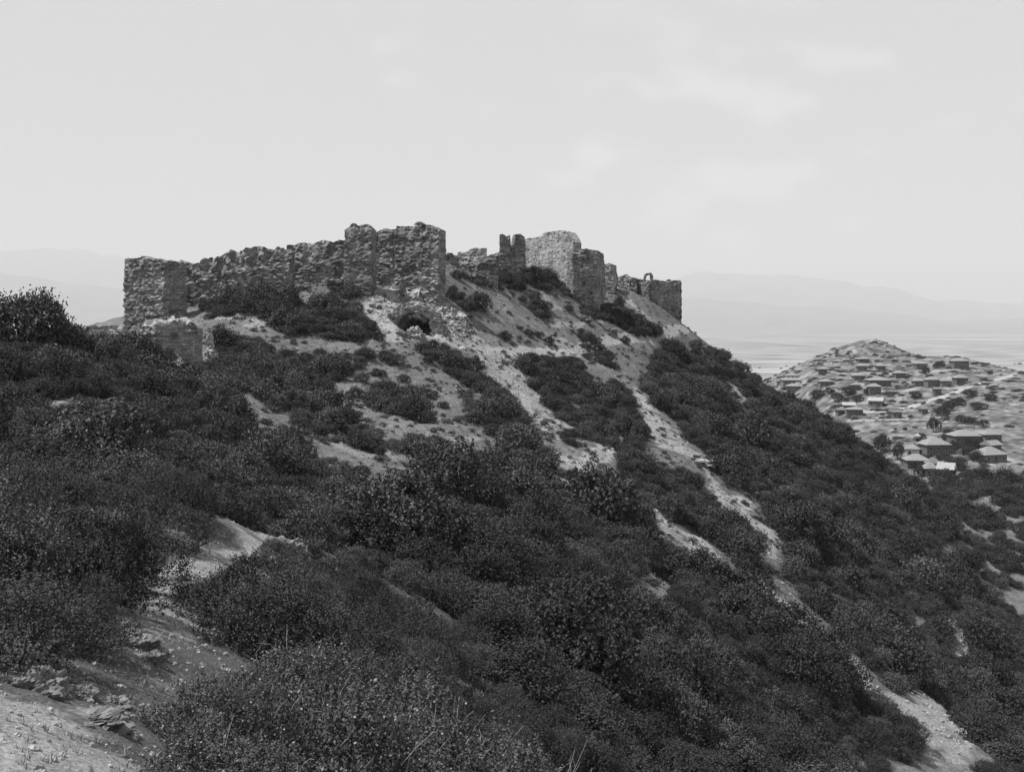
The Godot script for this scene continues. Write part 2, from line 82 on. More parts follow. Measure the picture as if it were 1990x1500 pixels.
const WALLS := [
	{name = "corner_tower", label = "square eroded corner tower at the far left end of the fortress wall", category = "tower", group = "", front = [[-70.2, 195.0, 12.443], [-68.469, 194.2, 13.039], [-66.751, 193.4, 12.893], [-65.044, 192.6, 12.748], [-63.349, 191.8, 12.421], [-61.666, 191.0, 12.006]], thick = 6.0, amp = 0.15, cell = 0.28, sink = 1.5, jag = 0.5, foot = [], fallen = 10.0, mat = "masonry", erode = 0.5, spall = 0.26, lean = 0.0},
	{name = "curtain_wall", label = "long crumbling curtain wall dipping beside the left corner tower", category = "ruined wall", group = "", front = [[-64.136, 205.0, 12.886], [-61.837, 204.5, 12.562], [-57.658, 203.5, 13.276], [-54.81, 203.0, 14.307], [-53.77, 202.0, 14.717], [-51.335, 201.5, 14.969], [-47.379, 201.0, 15.219], [-44.396, 200.5, 15.276], [-41.429, 200.0, 15.048]], thick = 3.2, amp = 0.15, cell = 0.28, sink = 1.5, jag = 0.7, foot = [], fallen = 10.0, mat = "masonry", erode = 1.8, spall = 0.26, lean = 0.0},
	{name = "curtain_wall", label = "straight dark curtain wall section just left of the tall square tower", category = "ruined wall", group = "", front = [[-43.064, 206.0, 15.891], [-41.1, 205.5, 16.538], [-38.56, 205.0, 16.498], [-34.57, 204.5, 16.652], [-31.377, 204.0, 16.806]], thick = 3.0, amp = 0.09, cell = 0.28, sink = 1.5, jag = 0.5, foot = [], fallen = 10.0, mat = "masonry", erode = 1.0, spall = 0.26, lean = 0.0},
	{name = "square_tower", label = "tall narrow square tower projecting from the middle of the left wall", category = "tower", group = "", front = [[-31.299, 201.0, 18.569], [-30.269, 200.9, 19.325], [-29.24, 200.8, 19.411], [-28.213, 200.7, 19.401], [-27.186, 200.6, 19.391], [-26.16, 200.5, 18.904]], thick = 4.5, amp = 0.1, cell = 0.28, sink = 1.5, jag = 0.4, foot = [], fallen = 10.0, mat = "masonry", erode = 0.5, spall = 0.26, lean = 0.0},
	{name = "great_wall", label = "highest massive wall block with bushes on top, right of the square tower", category = "ruined wall", group = "", front = [[-27.27, 209.0, 18.71], [-25.059, 208.0, 19.512], [-22.825, 207.5, 19.169], [-22.376, 207.0, 19.714], [-19.129, 206.0, 19.717], [-17.083, 205.0, 19.719], [-15.461, 204.2, 19.448], [-13.954, 203.5, 18.8]], thick = 3.2, amp = 0.1, cell = 0.28, sink = 1.5, jag = 0.35, foot = [], fallen = 10.0, mat = "masonry", erode = 0.5, spall = 0.26, lean = 0.0},
	{name = "wall_stub", label = "low dark wall fragment against the right side of the great wall", category = "ruined wall", group = "", front = [[-14.583, 232.0, 15.688], [-13.618, 232.5, 16.607], [-12.76, 233.0, 16.532], [-12.316, 233.0, 15.866], [-11.366, 234.0, 16.046]], thick = 2.0, amp = 0.1, cell = 0.28, sink = 1.5, jag = 0.3, foot = [], fallen = 10.0, mat = "masonry", erode = 0.5, spall = 0.26, lean = 0.0},
	{name = "broken_wall", label = "pale gable shaped wall fragment standing on the crest between two gaps", category = "ruined wall", group = "", front = [[-12.468, 247.0, 17.525], [-10.586, 247.0, 17.878], [-8.786, 246.0, 18.509], [-7.029, 246.0, 18.626], [-5.74, 246.0, 18.391]], thick = 1.6, amp = 0.07, cell = 0.28, sink = 1.5, jag = 0.2, foot = [], fallen = 10.0, mat = "pale_masonry", erode = 0.5, spall = 0.26, lean = 0.0},
	{name = "wall_stub", label = "small leaning rubble stub in front of the pale gable fragment", category = "ruined wall", group = "", front = [[-11.56, 238.0, 15.867], [-10.114, 236.0, 15.396], [-8.84, 235.0, 15.89], [-7.911, 234.0, 14.263]], thick = 2.0, amp = 0.14, cell = 0.28, sink = 1.5, jag = 0.5, foot = [], fallen = 10.0, mat = "pale_masonry", erode = 0.5, spall = 0.26, lean = 0.0},
	{name = "wall_stub", label = "rounded rubble block with a sunlit cap left of the twin pillar ruin", category = "ruined wall", group = "", front = [[-8.134, 234.0, 13.149], [-7.02, 234.0, 14.374], [-5.014, 234.0, 15.043], [-4.132, 234.5, 15.075], [-2.91, 235.0, 14.1]], thick = 2.6, amp = 0.14, cell = 0.28, sink = 1.5, jag = 0.4, foot = [], fallen = 10.0, mat = "masonry", erode = 0.5, spall = 0.26, lean = 0.0},
	{name = "wall_stub", label = "low dark connecting wall seen behind the rounded rubble block", category = "ruined wall", group = "", front = [[-6.0, 252.0, 17.16], [-4.44, 252.0, 17.52], [-3.24, 252.0, 18.0], [-2.52, 252.0, 18.96]], thick = 1.6, amp = 0.1, cell = 0.28, sink = 1.5, jag = 0.3, foot = [], fallen = 10.0, mat = "masonry", erode = 0.5, spall = 0.26, lean = 0.0},
	{name = "pillar_ruin", label = "tall ruined pillar wall with a deep notch in its top", category = "ruined wall", group = "", front = [[-2.846, 249.0, 21.461], [-2.016, 249.0, 21.699], [-1.068, 249.3, 21.487], [-0.297, 249.5, 21.742], [-0.119, 249.6, 19.255], [0.595, 250.0, 19.643], [0.774, 250.0, 21.786], [2.028, 250.5, 22.068], [3.227, 251.0, 21.395]], thick = 2.2, amp = 0.12, cell = 0.3, sink = 1.5, jag = 0.6, foot = [], fallen = 10.0, mat = "masonry", erode = 0.5, spall = 0.26, lean = 0.0},
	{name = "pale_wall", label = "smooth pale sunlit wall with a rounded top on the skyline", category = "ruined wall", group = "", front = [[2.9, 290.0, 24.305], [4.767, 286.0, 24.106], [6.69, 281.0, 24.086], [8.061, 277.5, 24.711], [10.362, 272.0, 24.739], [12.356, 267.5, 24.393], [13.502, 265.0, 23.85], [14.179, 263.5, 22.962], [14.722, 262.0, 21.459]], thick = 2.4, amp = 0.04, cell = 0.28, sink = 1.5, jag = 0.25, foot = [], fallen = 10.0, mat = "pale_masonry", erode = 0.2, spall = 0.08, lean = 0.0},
	{name = "keep_tower", label = "square tower with one dark side standing right of the pale wall", category = "tower", group = "", front = [[14.733, 260.0, 19.067], [16.746, 260.5, 19.413], [19.264, 261.0, 19.264], [20.795, 261.5, 19.177], [21.125, 262.5, 19.125], [22.333, 268.0, 19.143], [23.747, 274.0, 19.31]], thick = 5.5, amp = 0.09, cell = 0.28, sink = 1.5, jag = 0.3, foot = [], fallen = 10.0, mat = "masonry", erode = 0.5, spall = 0.26, lean = 0.0},
	{name = "small_tower", label = "small pale fronted tower stump behind the square tower", category = "tower", group = "", front = [[24.7, 285.0, 17.1], [25.786, 285.0, 17.507], [26.736, 285.0, 17.371], [27.661, 289.0, 17.202], [29.079, 295.0, 16.717]], thick = 4.0, amp = 0.07, cell = 0.4, sink = 1.5, jag = 0.3, foot = [], fallen = 10.0, mat = "pale_masonry", erode = 0.5, spall = 0.26, lean = 0.0},
	{name = "end_wall", label = "low rough wall with dark buttress shadows near the fortress's right end", category = "ruined wall", group = "", front = [[30.311, 309.0, 15.156], [31.827, 308.0, 15.4], [33.478, 307.0, 14.911], [33.44, 304.0, 14.621], [35.177, 304.0, 14.331], [35.933, 308.0, 14.373], [37.693, 308.0, 14.227], [39.453, 308.0, 14.08]], thick = 2.2, amp = 0.15, cell = 0.34, sink = 1.5, jag = 0.6, foot = [], fallen = 10.0, mat = "masonry", erode = 0.5, spall = 0.26, lean = 0.0},
	{name = "end_tower", label = "tall square ended tower closing the right end of the fortress", category = "tower", group = "", front = [[38.27, 301.0, 13.76], [40.267, 302.0, 13.806], [42.635, 303.5, 13.585], [45.024, 305.0, 13.798], [46.774, 306.0, 13.989], [48.389, 307.0, 13.742]], thick = 6.5, amp = 0.13, cell = 0.34, sink = 1.5, jag = 0.5, foot = [], fallen = 10.0, mat = "masonry", erode = 0.5, spall = 0.26, lean = 0.0},
	{name = "ruined_turret", label = "small dark ruined tower with a bright rubble cap among bushes on the left", category = "tower", group = "", front = [[-45.045, 136.5, 0.0], [-44.196, 137.5, 0.0], [-43.024, 139.0, 0.132], [-41.815, 140.5, 0.268], [-40.707, 142.0, 0.135]], thick = 4.5, amp = 0.07, cell = 0.28, sink = 1.5, jag = 0.3, foot = [], fallen = 14.0, mat = "masonry", erode = 0.0, spall = 0.1, lean = 0.0},
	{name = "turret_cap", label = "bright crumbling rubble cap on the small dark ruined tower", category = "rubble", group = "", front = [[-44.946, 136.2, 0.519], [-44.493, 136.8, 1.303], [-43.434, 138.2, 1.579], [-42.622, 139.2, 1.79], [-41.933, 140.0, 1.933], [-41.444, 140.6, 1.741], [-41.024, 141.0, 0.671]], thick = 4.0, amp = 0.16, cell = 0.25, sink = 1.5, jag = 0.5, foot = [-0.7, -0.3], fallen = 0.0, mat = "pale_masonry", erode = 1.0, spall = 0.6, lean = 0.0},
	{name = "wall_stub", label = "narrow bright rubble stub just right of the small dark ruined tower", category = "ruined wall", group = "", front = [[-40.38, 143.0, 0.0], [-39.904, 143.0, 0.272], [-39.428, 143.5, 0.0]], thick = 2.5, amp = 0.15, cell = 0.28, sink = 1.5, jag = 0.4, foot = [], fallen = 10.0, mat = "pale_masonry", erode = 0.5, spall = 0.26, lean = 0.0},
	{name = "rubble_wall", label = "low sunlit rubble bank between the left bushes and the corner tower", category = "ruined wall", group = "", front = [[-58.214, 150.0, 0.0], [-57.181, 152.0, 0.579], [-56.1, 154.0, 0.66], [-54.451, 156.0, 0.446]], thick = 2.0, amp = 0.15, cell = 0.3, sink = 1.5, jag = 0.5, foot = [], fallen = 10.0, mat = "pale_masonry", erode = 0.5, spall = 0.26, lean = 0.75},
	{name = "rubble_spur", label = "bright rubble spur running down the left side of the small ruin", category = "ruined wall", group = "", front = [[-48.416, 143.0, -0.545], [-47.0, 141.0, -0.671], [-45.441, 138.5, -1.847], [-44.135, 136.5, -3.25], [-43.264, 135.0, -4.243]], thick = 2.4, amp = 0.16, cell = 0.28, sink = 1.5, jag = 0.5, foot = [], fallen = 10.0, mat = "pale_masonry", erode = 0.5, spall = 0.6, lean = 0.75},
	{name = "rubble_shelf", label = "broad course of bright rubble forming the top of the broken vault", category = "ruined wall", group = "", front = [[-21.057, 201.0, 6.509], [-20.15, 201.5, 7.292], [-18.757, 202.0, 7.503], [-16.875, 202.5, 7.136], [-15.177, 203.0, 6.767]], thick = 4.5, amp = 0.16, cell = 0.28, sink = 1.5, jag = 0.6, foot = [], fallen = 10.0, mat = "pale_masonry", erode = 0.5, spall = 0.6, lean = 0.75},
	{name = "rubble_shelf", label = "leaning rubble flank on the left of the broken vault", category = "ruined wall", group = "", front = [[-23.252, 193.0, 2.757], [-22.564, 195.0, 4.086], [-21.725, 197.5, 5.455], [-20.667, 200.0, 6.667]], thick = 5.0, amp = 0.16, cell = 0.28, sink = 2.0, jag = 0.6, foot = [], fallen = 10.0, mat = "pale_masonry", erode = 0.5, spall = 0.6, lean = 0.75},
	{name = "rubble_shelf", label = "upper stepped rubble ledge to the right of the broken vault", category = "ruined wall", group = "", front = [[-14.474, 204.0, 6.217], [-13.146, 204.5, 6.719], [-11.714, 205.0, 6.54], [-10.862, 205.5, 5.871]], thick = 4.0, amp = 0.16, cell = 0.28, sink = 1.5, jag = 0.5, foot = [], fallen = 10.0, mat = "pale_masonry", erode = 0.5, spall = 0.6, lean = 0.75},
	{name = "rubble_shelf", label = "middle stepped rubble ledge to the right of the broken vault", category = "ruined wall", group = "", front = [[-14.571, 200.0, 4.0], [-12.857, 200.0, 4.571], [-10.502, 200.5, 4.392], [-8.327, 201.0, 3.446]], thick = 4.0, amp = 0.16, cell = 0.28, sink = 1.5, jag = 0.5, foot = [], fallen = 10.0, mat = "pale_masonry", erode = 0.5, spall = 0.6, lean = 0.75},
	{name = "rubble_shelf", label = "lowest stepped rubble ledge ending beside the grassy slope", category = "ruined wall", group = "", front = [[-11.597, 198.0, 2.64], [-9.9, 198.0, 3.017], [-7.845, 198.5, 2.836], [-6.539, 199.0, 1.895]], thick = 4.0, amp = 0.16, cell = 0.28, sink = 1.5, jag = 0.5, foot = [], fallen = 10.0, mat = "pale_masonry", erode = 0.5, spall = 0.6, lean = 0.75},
	{name = "retaining_wall", label = "rough retaining wall at the top of the wide scree chute, beside the path", category = "ruined wall", group = "", front = [[-9.99, 189.0, -2.88], [-8.55, 189.0, -3.06], [-7.219, 189.5, -3.429], [-5.7, 190.0, -3.8]], thick = 2.2, amp = 0.15, cell = 0.28, sink = 2.0, jag = 0.4, foot = [], fallen = 10.0, mat = "pale_masonry", erode = 0.5, spall = 0.26, lean = 0.75}]
const VAULTS := [
	{name = "broken_vault", label = "broken stone vault with an arched mouth in the slope below the great wall", category = "vault", path = [-22.043, -4.631, -194.5, -21.951, -1.389, -194.5, -21.21, 1.667, -194.5, -19.728, 3.334, -194.5, -17.505, 4.075, -194.5, -15.282, 3.52, -194.5, -13.893, 2.315, -194.5, -13.43, 0.0, -194.5, -13.245, -4.631, -194.5], wide = 1.9, deep = 6.0, amp = 0.26, cell = 0.26, mat = "pale_masonry"},
	{name = "arch_fragment", label = "tiny broken arch of masonry standing on the end wall's top", category = "arch", path = [37.656, 13.574, -306.5, 37.729, 14.741, -306.5, 38.094, 15.471, -306.5, 38.677, 15.69, -306.5, 39.261, 15.69, -306.5, 39.699, 15.179, -306.5, 39.699, 13.574, -306.5], wide = 0.55, deep = 1.0, amp = 0.22, cell = 0.2, mat = "masonry"}]
const HOUSES := [
	{name = "outbuilding", category = "outbuilding", label = "whitewashed house highest at the hill's left foot", x = 192.959, z = 743.984, w = 7.972, d = 6.377, h = 2.822, rise = 1.764, hip = true, turn = -0.1, wall = "white_wash", roof = "roof_tile", over = 0.6, storeys = 1, chimney = true},
	{name = "house", category = "house", label = "long low roofed house at the left foot of the hill, behind the larger one", x = 189.619, z = 736.524, w = 11.348, d = 9.079, h = 2.4, rise = 1.394, hip = false, turn = 0.0, wall = "mud_wall", roof = "roof_tile", over = 0.6, storeys = 1, chimney = false},
	{name = "house", category = "house", label = "larger house with pale left wall beside the dark slope's edge", x = 186.837, z = 718.009, w = 8.329, d = 6.663, h = 4.424, rise = 1.702, hip = true, turn = -0.25, wall = "mud_wall", roof = "roof_tile", over = 0.6, storeys = 1, chimney = false},
	{name = "house", category = "house", label = "small house alone on the left shoulder of the hill", x = 208.718, z = 725.555, w = 5.688, d = 4.551, h = 3.1, rise = 1.378, hip = true, turn = -0.1, wall = "grey_wall", roof = "roof_tile", over = 0.6, storeys = 1, chimney = false},
	{name = "house", category = "house", label = "long low house with a dark front below the lone shoulder house", x = 197.522, z = 680.479, w = 8.152, d = 6.522, h = 2.4, rise = 1.29, hip = true, turn = 0.0, wall = "grey_wall", roof = "roof_tile", over = 0.6, storeys = 1, chimney = false},
	{name = "house", category = "house", label = "highest house, standing under the hill's peak", x = 248.977, z = 766.296, w = 7.523, d = 6.019, h = 2.544, rise = 1.454, hip = true, turn = 0.1, wall = "stone_wall", roof = "roof_tile", over = 0.6, storeys = 1, chimney = false},
	{name = "house", category = "house", label = "house just below the highest one under the peak", x = 236.303, z = 730.188, w = 6.423, d = 5.138, h = 2.772, rise = 1.732, hip = true, turn = -0.1, wall = "mud_wall", roof = "roof_tile", over = 0.6, storeys = 1, chimney = false},
	{name = "house", category = "house", label = "small dark fronted house right of the pair under the peak", x = 250.443, z = 734.154, w = 5.423, d = 4.338, h = 2.4, rise = 1.046, hip = false, turn = 0.1, wall = "stone_wall", roof = "roof_tile", over = 0.6, storeys = 1, chimney = false},
	{name = "house", category = "house", label = "house with a pale stepped roof at the middle of the slope", x = 219.632, z = 684.175, w = 7.235, d = 5.788, h = 2.4, rise = 1.298, hip = true, turn = 0.0, wall = "mud_wall", roof = "roof_tile", over = 0.6, storeys = 1, chimney = false},
	{name = "house", category = "house", label = "longest dark fronted house in the middle of the village", x = 221.739, z = 654.408, w = 12.407, d = 9.926, h = 3.402, rise = 1.856, hip = true, turn = 0.05, wall = "stone_wall", roof = "roof_tile", over = 0.6, storeys = 1, chimney = false},
	{name = "outbuilding", category = "outbuilding", label = "small house left of the steep pyramid roofed one", x = 207.513, z = 651.439, w = 4.985, d = 3.988, h = 3.093, rise = 1.237, hip = true, turn = -0.15, wall = "mud_wall", roof = "roof_tile", over = 0.6, storeys = 1, chimney = false},
	{name = "house", category = "house", label = "tall house with a steep pyramid roof in front of the long one", x = 209.828, z = 625.534, w = 6.808, d = 5.446, h = 4.745, rise = 1.779, hip = true, turn = -0.1, wall = "grey_wall", roof = "roof_tile", over = 0.6, storeys = 1, chimney = false},
	{name = "house", category = "house", label = "house with a bright skewed roof alone below the village middle", x = 200.095, z = 593.059, w = 7.231, d = 5.785, h = 2.81, rise = 1.686, hip = false, turn = -0.5, wall = "mud_wall", roof = "roof_pale", over = 0.6, storeys = 1, chimney = false},
	{name = "house", category = "house", label = "back house with a bright roof in the low cluster by the slope", x = 183.956, z = 588.96, w = 5.784, d = 4.627, h = 2.4, rise = 1.397, hip = false, turn = -0.35, wall = "grey_wall", roof = "roof_pale", over = 0.6, storeys = 1, chimney = false},
	{name = "house", category = "house", label = "front house of the low cluster by the dark slope", x = 182.743, z = 576.005, w = 8.074, d = 6.459, h = 3.546, rise = 1.091, hip = true, turn = -0.2, wall = "stone_wall", roof = "roof_tile", over = 0.6, storeys = 1, chimney = false},
	{name = "outbuilding", category = "outbuilding", label = "low dark shed at the left of the low cluster", x = 177.721, z = 584.667, w = 3.798, d = 3.039, h = 2.4, rise = 1.0, hip = false, turn = 0.2, wall = "stone_wall", roof = "roof_dim", over = 0.6, storeys = 1, chimney = false},
	{name = "house", category = "house", label = "square house with wide eaves right of the village middle", x = 251.201, z = 700.489, w = 6.775, d = 5.42, h = 2.99, rise = 1.661, hip = true, turn = 0.1, wall = "stone_wall", roof = "roof_tile", over = 0.6, storeys = 1, chimney = false},
	{name = "house", category = "house", label = "house with a pale roof between bushes on the upper right slope", x = 276.322, z = 730.604, w = 7.462, d = 5.97, h = 3.118, rise = 1.732, hip = true, turn = 0.0, wall = "grey_wall", roof = "roof_tile", over = 0.6, storeys = 1, chimney = false},
	{name = "house", category = "house", label = "large house with a pyramid roof on the right ridge", x = 299.398, z = 723.005, w = 10.098, d = 8.078, h = 4.451, rise = 2.054, hip = true, turn = 0.0, wall = "grey_wall", roof = "roof_tile", over = 0.6, storeys = 1, chimney = false},
	{name = "house", category = "house", label = "left house of the row of three above the road", x = 241.033, z = 640.452, w = 6.394, d = 5.115, h = 3.341, rise = 1.519, hip = true, turn = 0.0, wall = "mud_wall", roof = "roof_tile", over = 0.6, storeys = 1, chimney = false},
	{name = "house", category = "house", label = "middle and tallest house of the row of three above the road", x = 244.503, z = 629.291, w = 6.856, d = 5.484, h = 4.177, rise = 1.79, hip = true, turn = 0.1, wall = "grey_wall", roof = "roof_tile", over = 0.6, storeys = 1, chimney = false},
	{name = "house", category = "house", label = "right house of the row of three above the road", x = 251.052, z = 625.06, w = 5.621, d = 4.497, h = 3.559, rise = 1.483, hip = true, turn = -0.1, wall = "mud_wall", roof = "roof_tile", over = 0.6, storeys = 1, chimney = false},
	{name = "house", category = "house", label = "dark walled house by the fence above the road bend", x = 264.355, z = 636.87, w = 6.953, d = 5.562, h = 3.623, rise = 1.812, hip = true, turn = 0.1, wall = "stone_wall", roof = "roof_tile", over = 0.6, storeys = 1, chimney = false},
	{name = "outbuilding", category = "outbuilding", label = "dark flat roofed block below the row of three", x = 237.194, z = 602.434, w = 3.95, d = 3.16, h = 3.433, rise = 1.0, hip = false, turn = 0.0, wall = "stone_wall", roof = "roof_dim", over = 0.6, storeys = 1, chimney = false},
	{name = "outbuilding", category = "outbuilding", label = "ruined looking stone barn beside the field below the road", x = 198.535, z = 557.747, w = 4.624, d = 3.699, h = 2.912, rise = 1.0, hip = false, turn = 0.0, wall = "mud_wall", roof = "roof_dim", over = 0.6, storeys = 1, chimney = false},
	{name = "outbuilding", category = "outbuilding", label = "low shed dug into the bank below the road", x = 213.574, z = 560.671, w = 3.593, d = 2.875, h = 2.4, rise = 1.0, hip = false, turn = 0.3, wall = "mud_wall", roof = "roof_dim", over = 0.6, storeys = 1, chimney = false},
	{name = "house", category = "house", label = "long roofed house at the right, above the big hipped house", x = 189.203, z = 452.411, w = 10.538, d = 8.431, h = 4.482, rise = 2.348, hip = true, turn = 0.05, wall = "stone_wall", roof = "roof_tile", over = 0.6, storeys = 1, chimney = false},
	{name = "house", category = "house", label = "house with a wide pale roof at the right edge of the village", x = 204.496, z = 461.98, w = 7.325, d = 5.86, h = 3.06, rise = 2.186, hip = true, turn = 0.1, wall = "grey_wall", roof = "roof_tile", over = 0.6, storeys = 1, chimney = false},
	{name = "house", category = "house", label = "gabled house below the right edge house", x = 196.529, z = 442.679, w = 6.137, d = 4.91, h = 2.4, rise = 1.677, hip = false, turn = 0.5, wall = "grey_wall", roof = "roof_tile", over = 0.6, storeys = 1, chimney = false},
	{name = "house", category = "house", label = "biggest house with a broad hipped roof and dark walls", x = 169.572, z = 433.674, w = 9.648, d = 7.718, h = 5.731, rise = 2.661, hip = true, turn = 0.1, wall = "stone_wall", roof = "roof_tile", over = 0.6, storeys = 2, chimney = true},
	{name = "outbuilding", category = "outbuilding", label = "bright whitewashed house with windows beside the biggest house", x = 162.189, z = 436.994, w = 5.014, d = 4.011, h = 3.936, rise = 1.657, hip = true, turn = -0.3, wall = "white_wash", roof = "roof_tile", over = 0.6, storeys = 1, chimney = true},
	{name = "outbuilding", category = "outbuilding", label = "small turret room rising behind the whitewashed house", x = 166.65, z = 443.527, w = 1.331, d = 1.065, h = 7.5, rise = 1.055, hip = true, turn = -0.3, wall = "white_wash", roof = "roof_pale", over = 0.6, storeys = 2, chimney = false},
	{name = "outbuilding", category = "outbuilding", label = "low wing with a pale roof in front of the whitewashed house", x = 159.42, z = 425.55, w = 8.45, d = 6.76, h = 2.4, rise = 2.211, hip = true, turn = -0.1, wall = "stone_wall", roof = "roof_tile", over = 0.6, storeys = 1, chimney = false},
	{name = "outbuilding", category = "outbuilding", label = "dim roofed outbuilding in front of the biggest house", x = 163.384, z = 418.974, w = 4.561, d = 3.649, h = 2.4, rise = 2.185, hip = true, turn = 0.0, wall = "stone_wall", roof = "roof_dim", over = 0.6, storeys = 1, chimney = true},
	{name = "outbuilding", category = "outbuilding", label = "little pyramid roofed hut at the edge of the scrub", x = 156.378, z = 404.262, w = 4.549, d = 3.639, h = 2.4, rise = 2.108, hip = true, turn = 0.1, wall = "stone_wall", roof = "roof_tile", over = 0.6, storeys = 1, chimney = false},
	{name = "house", category = "house", label = "outbuilding with a bright patterned roof at the edge of the scrub", x = 161.922, z = 402.153, w = 5.277, d = 4.222, h = 2.4, rise = 2.286, hip = false, turn = -0.6, wall = "stone_wall", roof = "roof_pale", over = 0.6, storeys = 1, chimney = false},
	{name = "house", category = "house", label = "broad pale roofed house at the lower right of the village", x = 189.398, z = 428.835, w = 10.328, d = 8.262, h = 2.4, rise = 2.831, hip = true, turn = 0.3, wall = "mud_wall", roof = "roof_tile", over = 0.6, storeys = 1, chimney = false}]
const FENCES := [
	{name = "rail_fence", label = "pale wooden rail fence slanting down beside the dark walled house", category = "fence", x0 = 270.359, d0 = 653.342, x1 = 260.898, d1 = 608.086, h = 1.4},
	{name = "field_wall", label = "low stone wall along the upper edge of the big field", category = "wall", x0 = 185.51, d0 = 552.582, x1 = 210.704, d1 = 526.76, h = 1.0},
	{name = "field_wall", label = "dark hedge bank wall below the big field behind the whitewashed house", category = "wall", x0 = 167.397, d0 = 481.552, x1 = 180.134, d1 = 475.825, h = 1.2},
	{name = "field_wall", label = "stone wall bordering the yard behind the long roofed house", category = "wall", x0 = 200.141, d0 = 502.145, x1 = 212.646, d1 = 496.173, h = 1.5},
	{name = "field_wall", label = "stone wall running right below the pyramid roofed ridge house", category = "wall", x0 = 285.801, d0 = 701.966, x1 = 303.871, d1 = 693.618, h = 1.2},
	{name = "field_wall", label = "stone wall above the grove left of the pyramid roofed house", category = "wall", x0 = 194.458, d0 = 677.218, x1 = 205.003, d1 = 657.262, h = 1.3},
	{name = "field_wall", label = "garden wall climbing towards the row of three houses", category = "wall", x0 = 223.609, d0 = 630.308, x1 = 236.425, d1 = 634.089, h = 1.3},
	{name = "field_wall", label = "yard wall right of the biggest house", category = "wall", x0 = 176.224, d0 = 429.815, x1 = 183.108, d1 = 427.252, h = 1.8},
	{name = "field_wall", label = "yard wall below the low cluster of houses", category = "wall", x0 = 176.98, d0 = 576.213, x1 = 187.846, d1 = 565.964, h = 1.3},
	{name = "field_wall", label = "terrace wall under the highest houses", category = "wall", x0 = 220.825, d0 = 718.966, x1 = 251.426, d1 = 723.279, h = 1.3}]
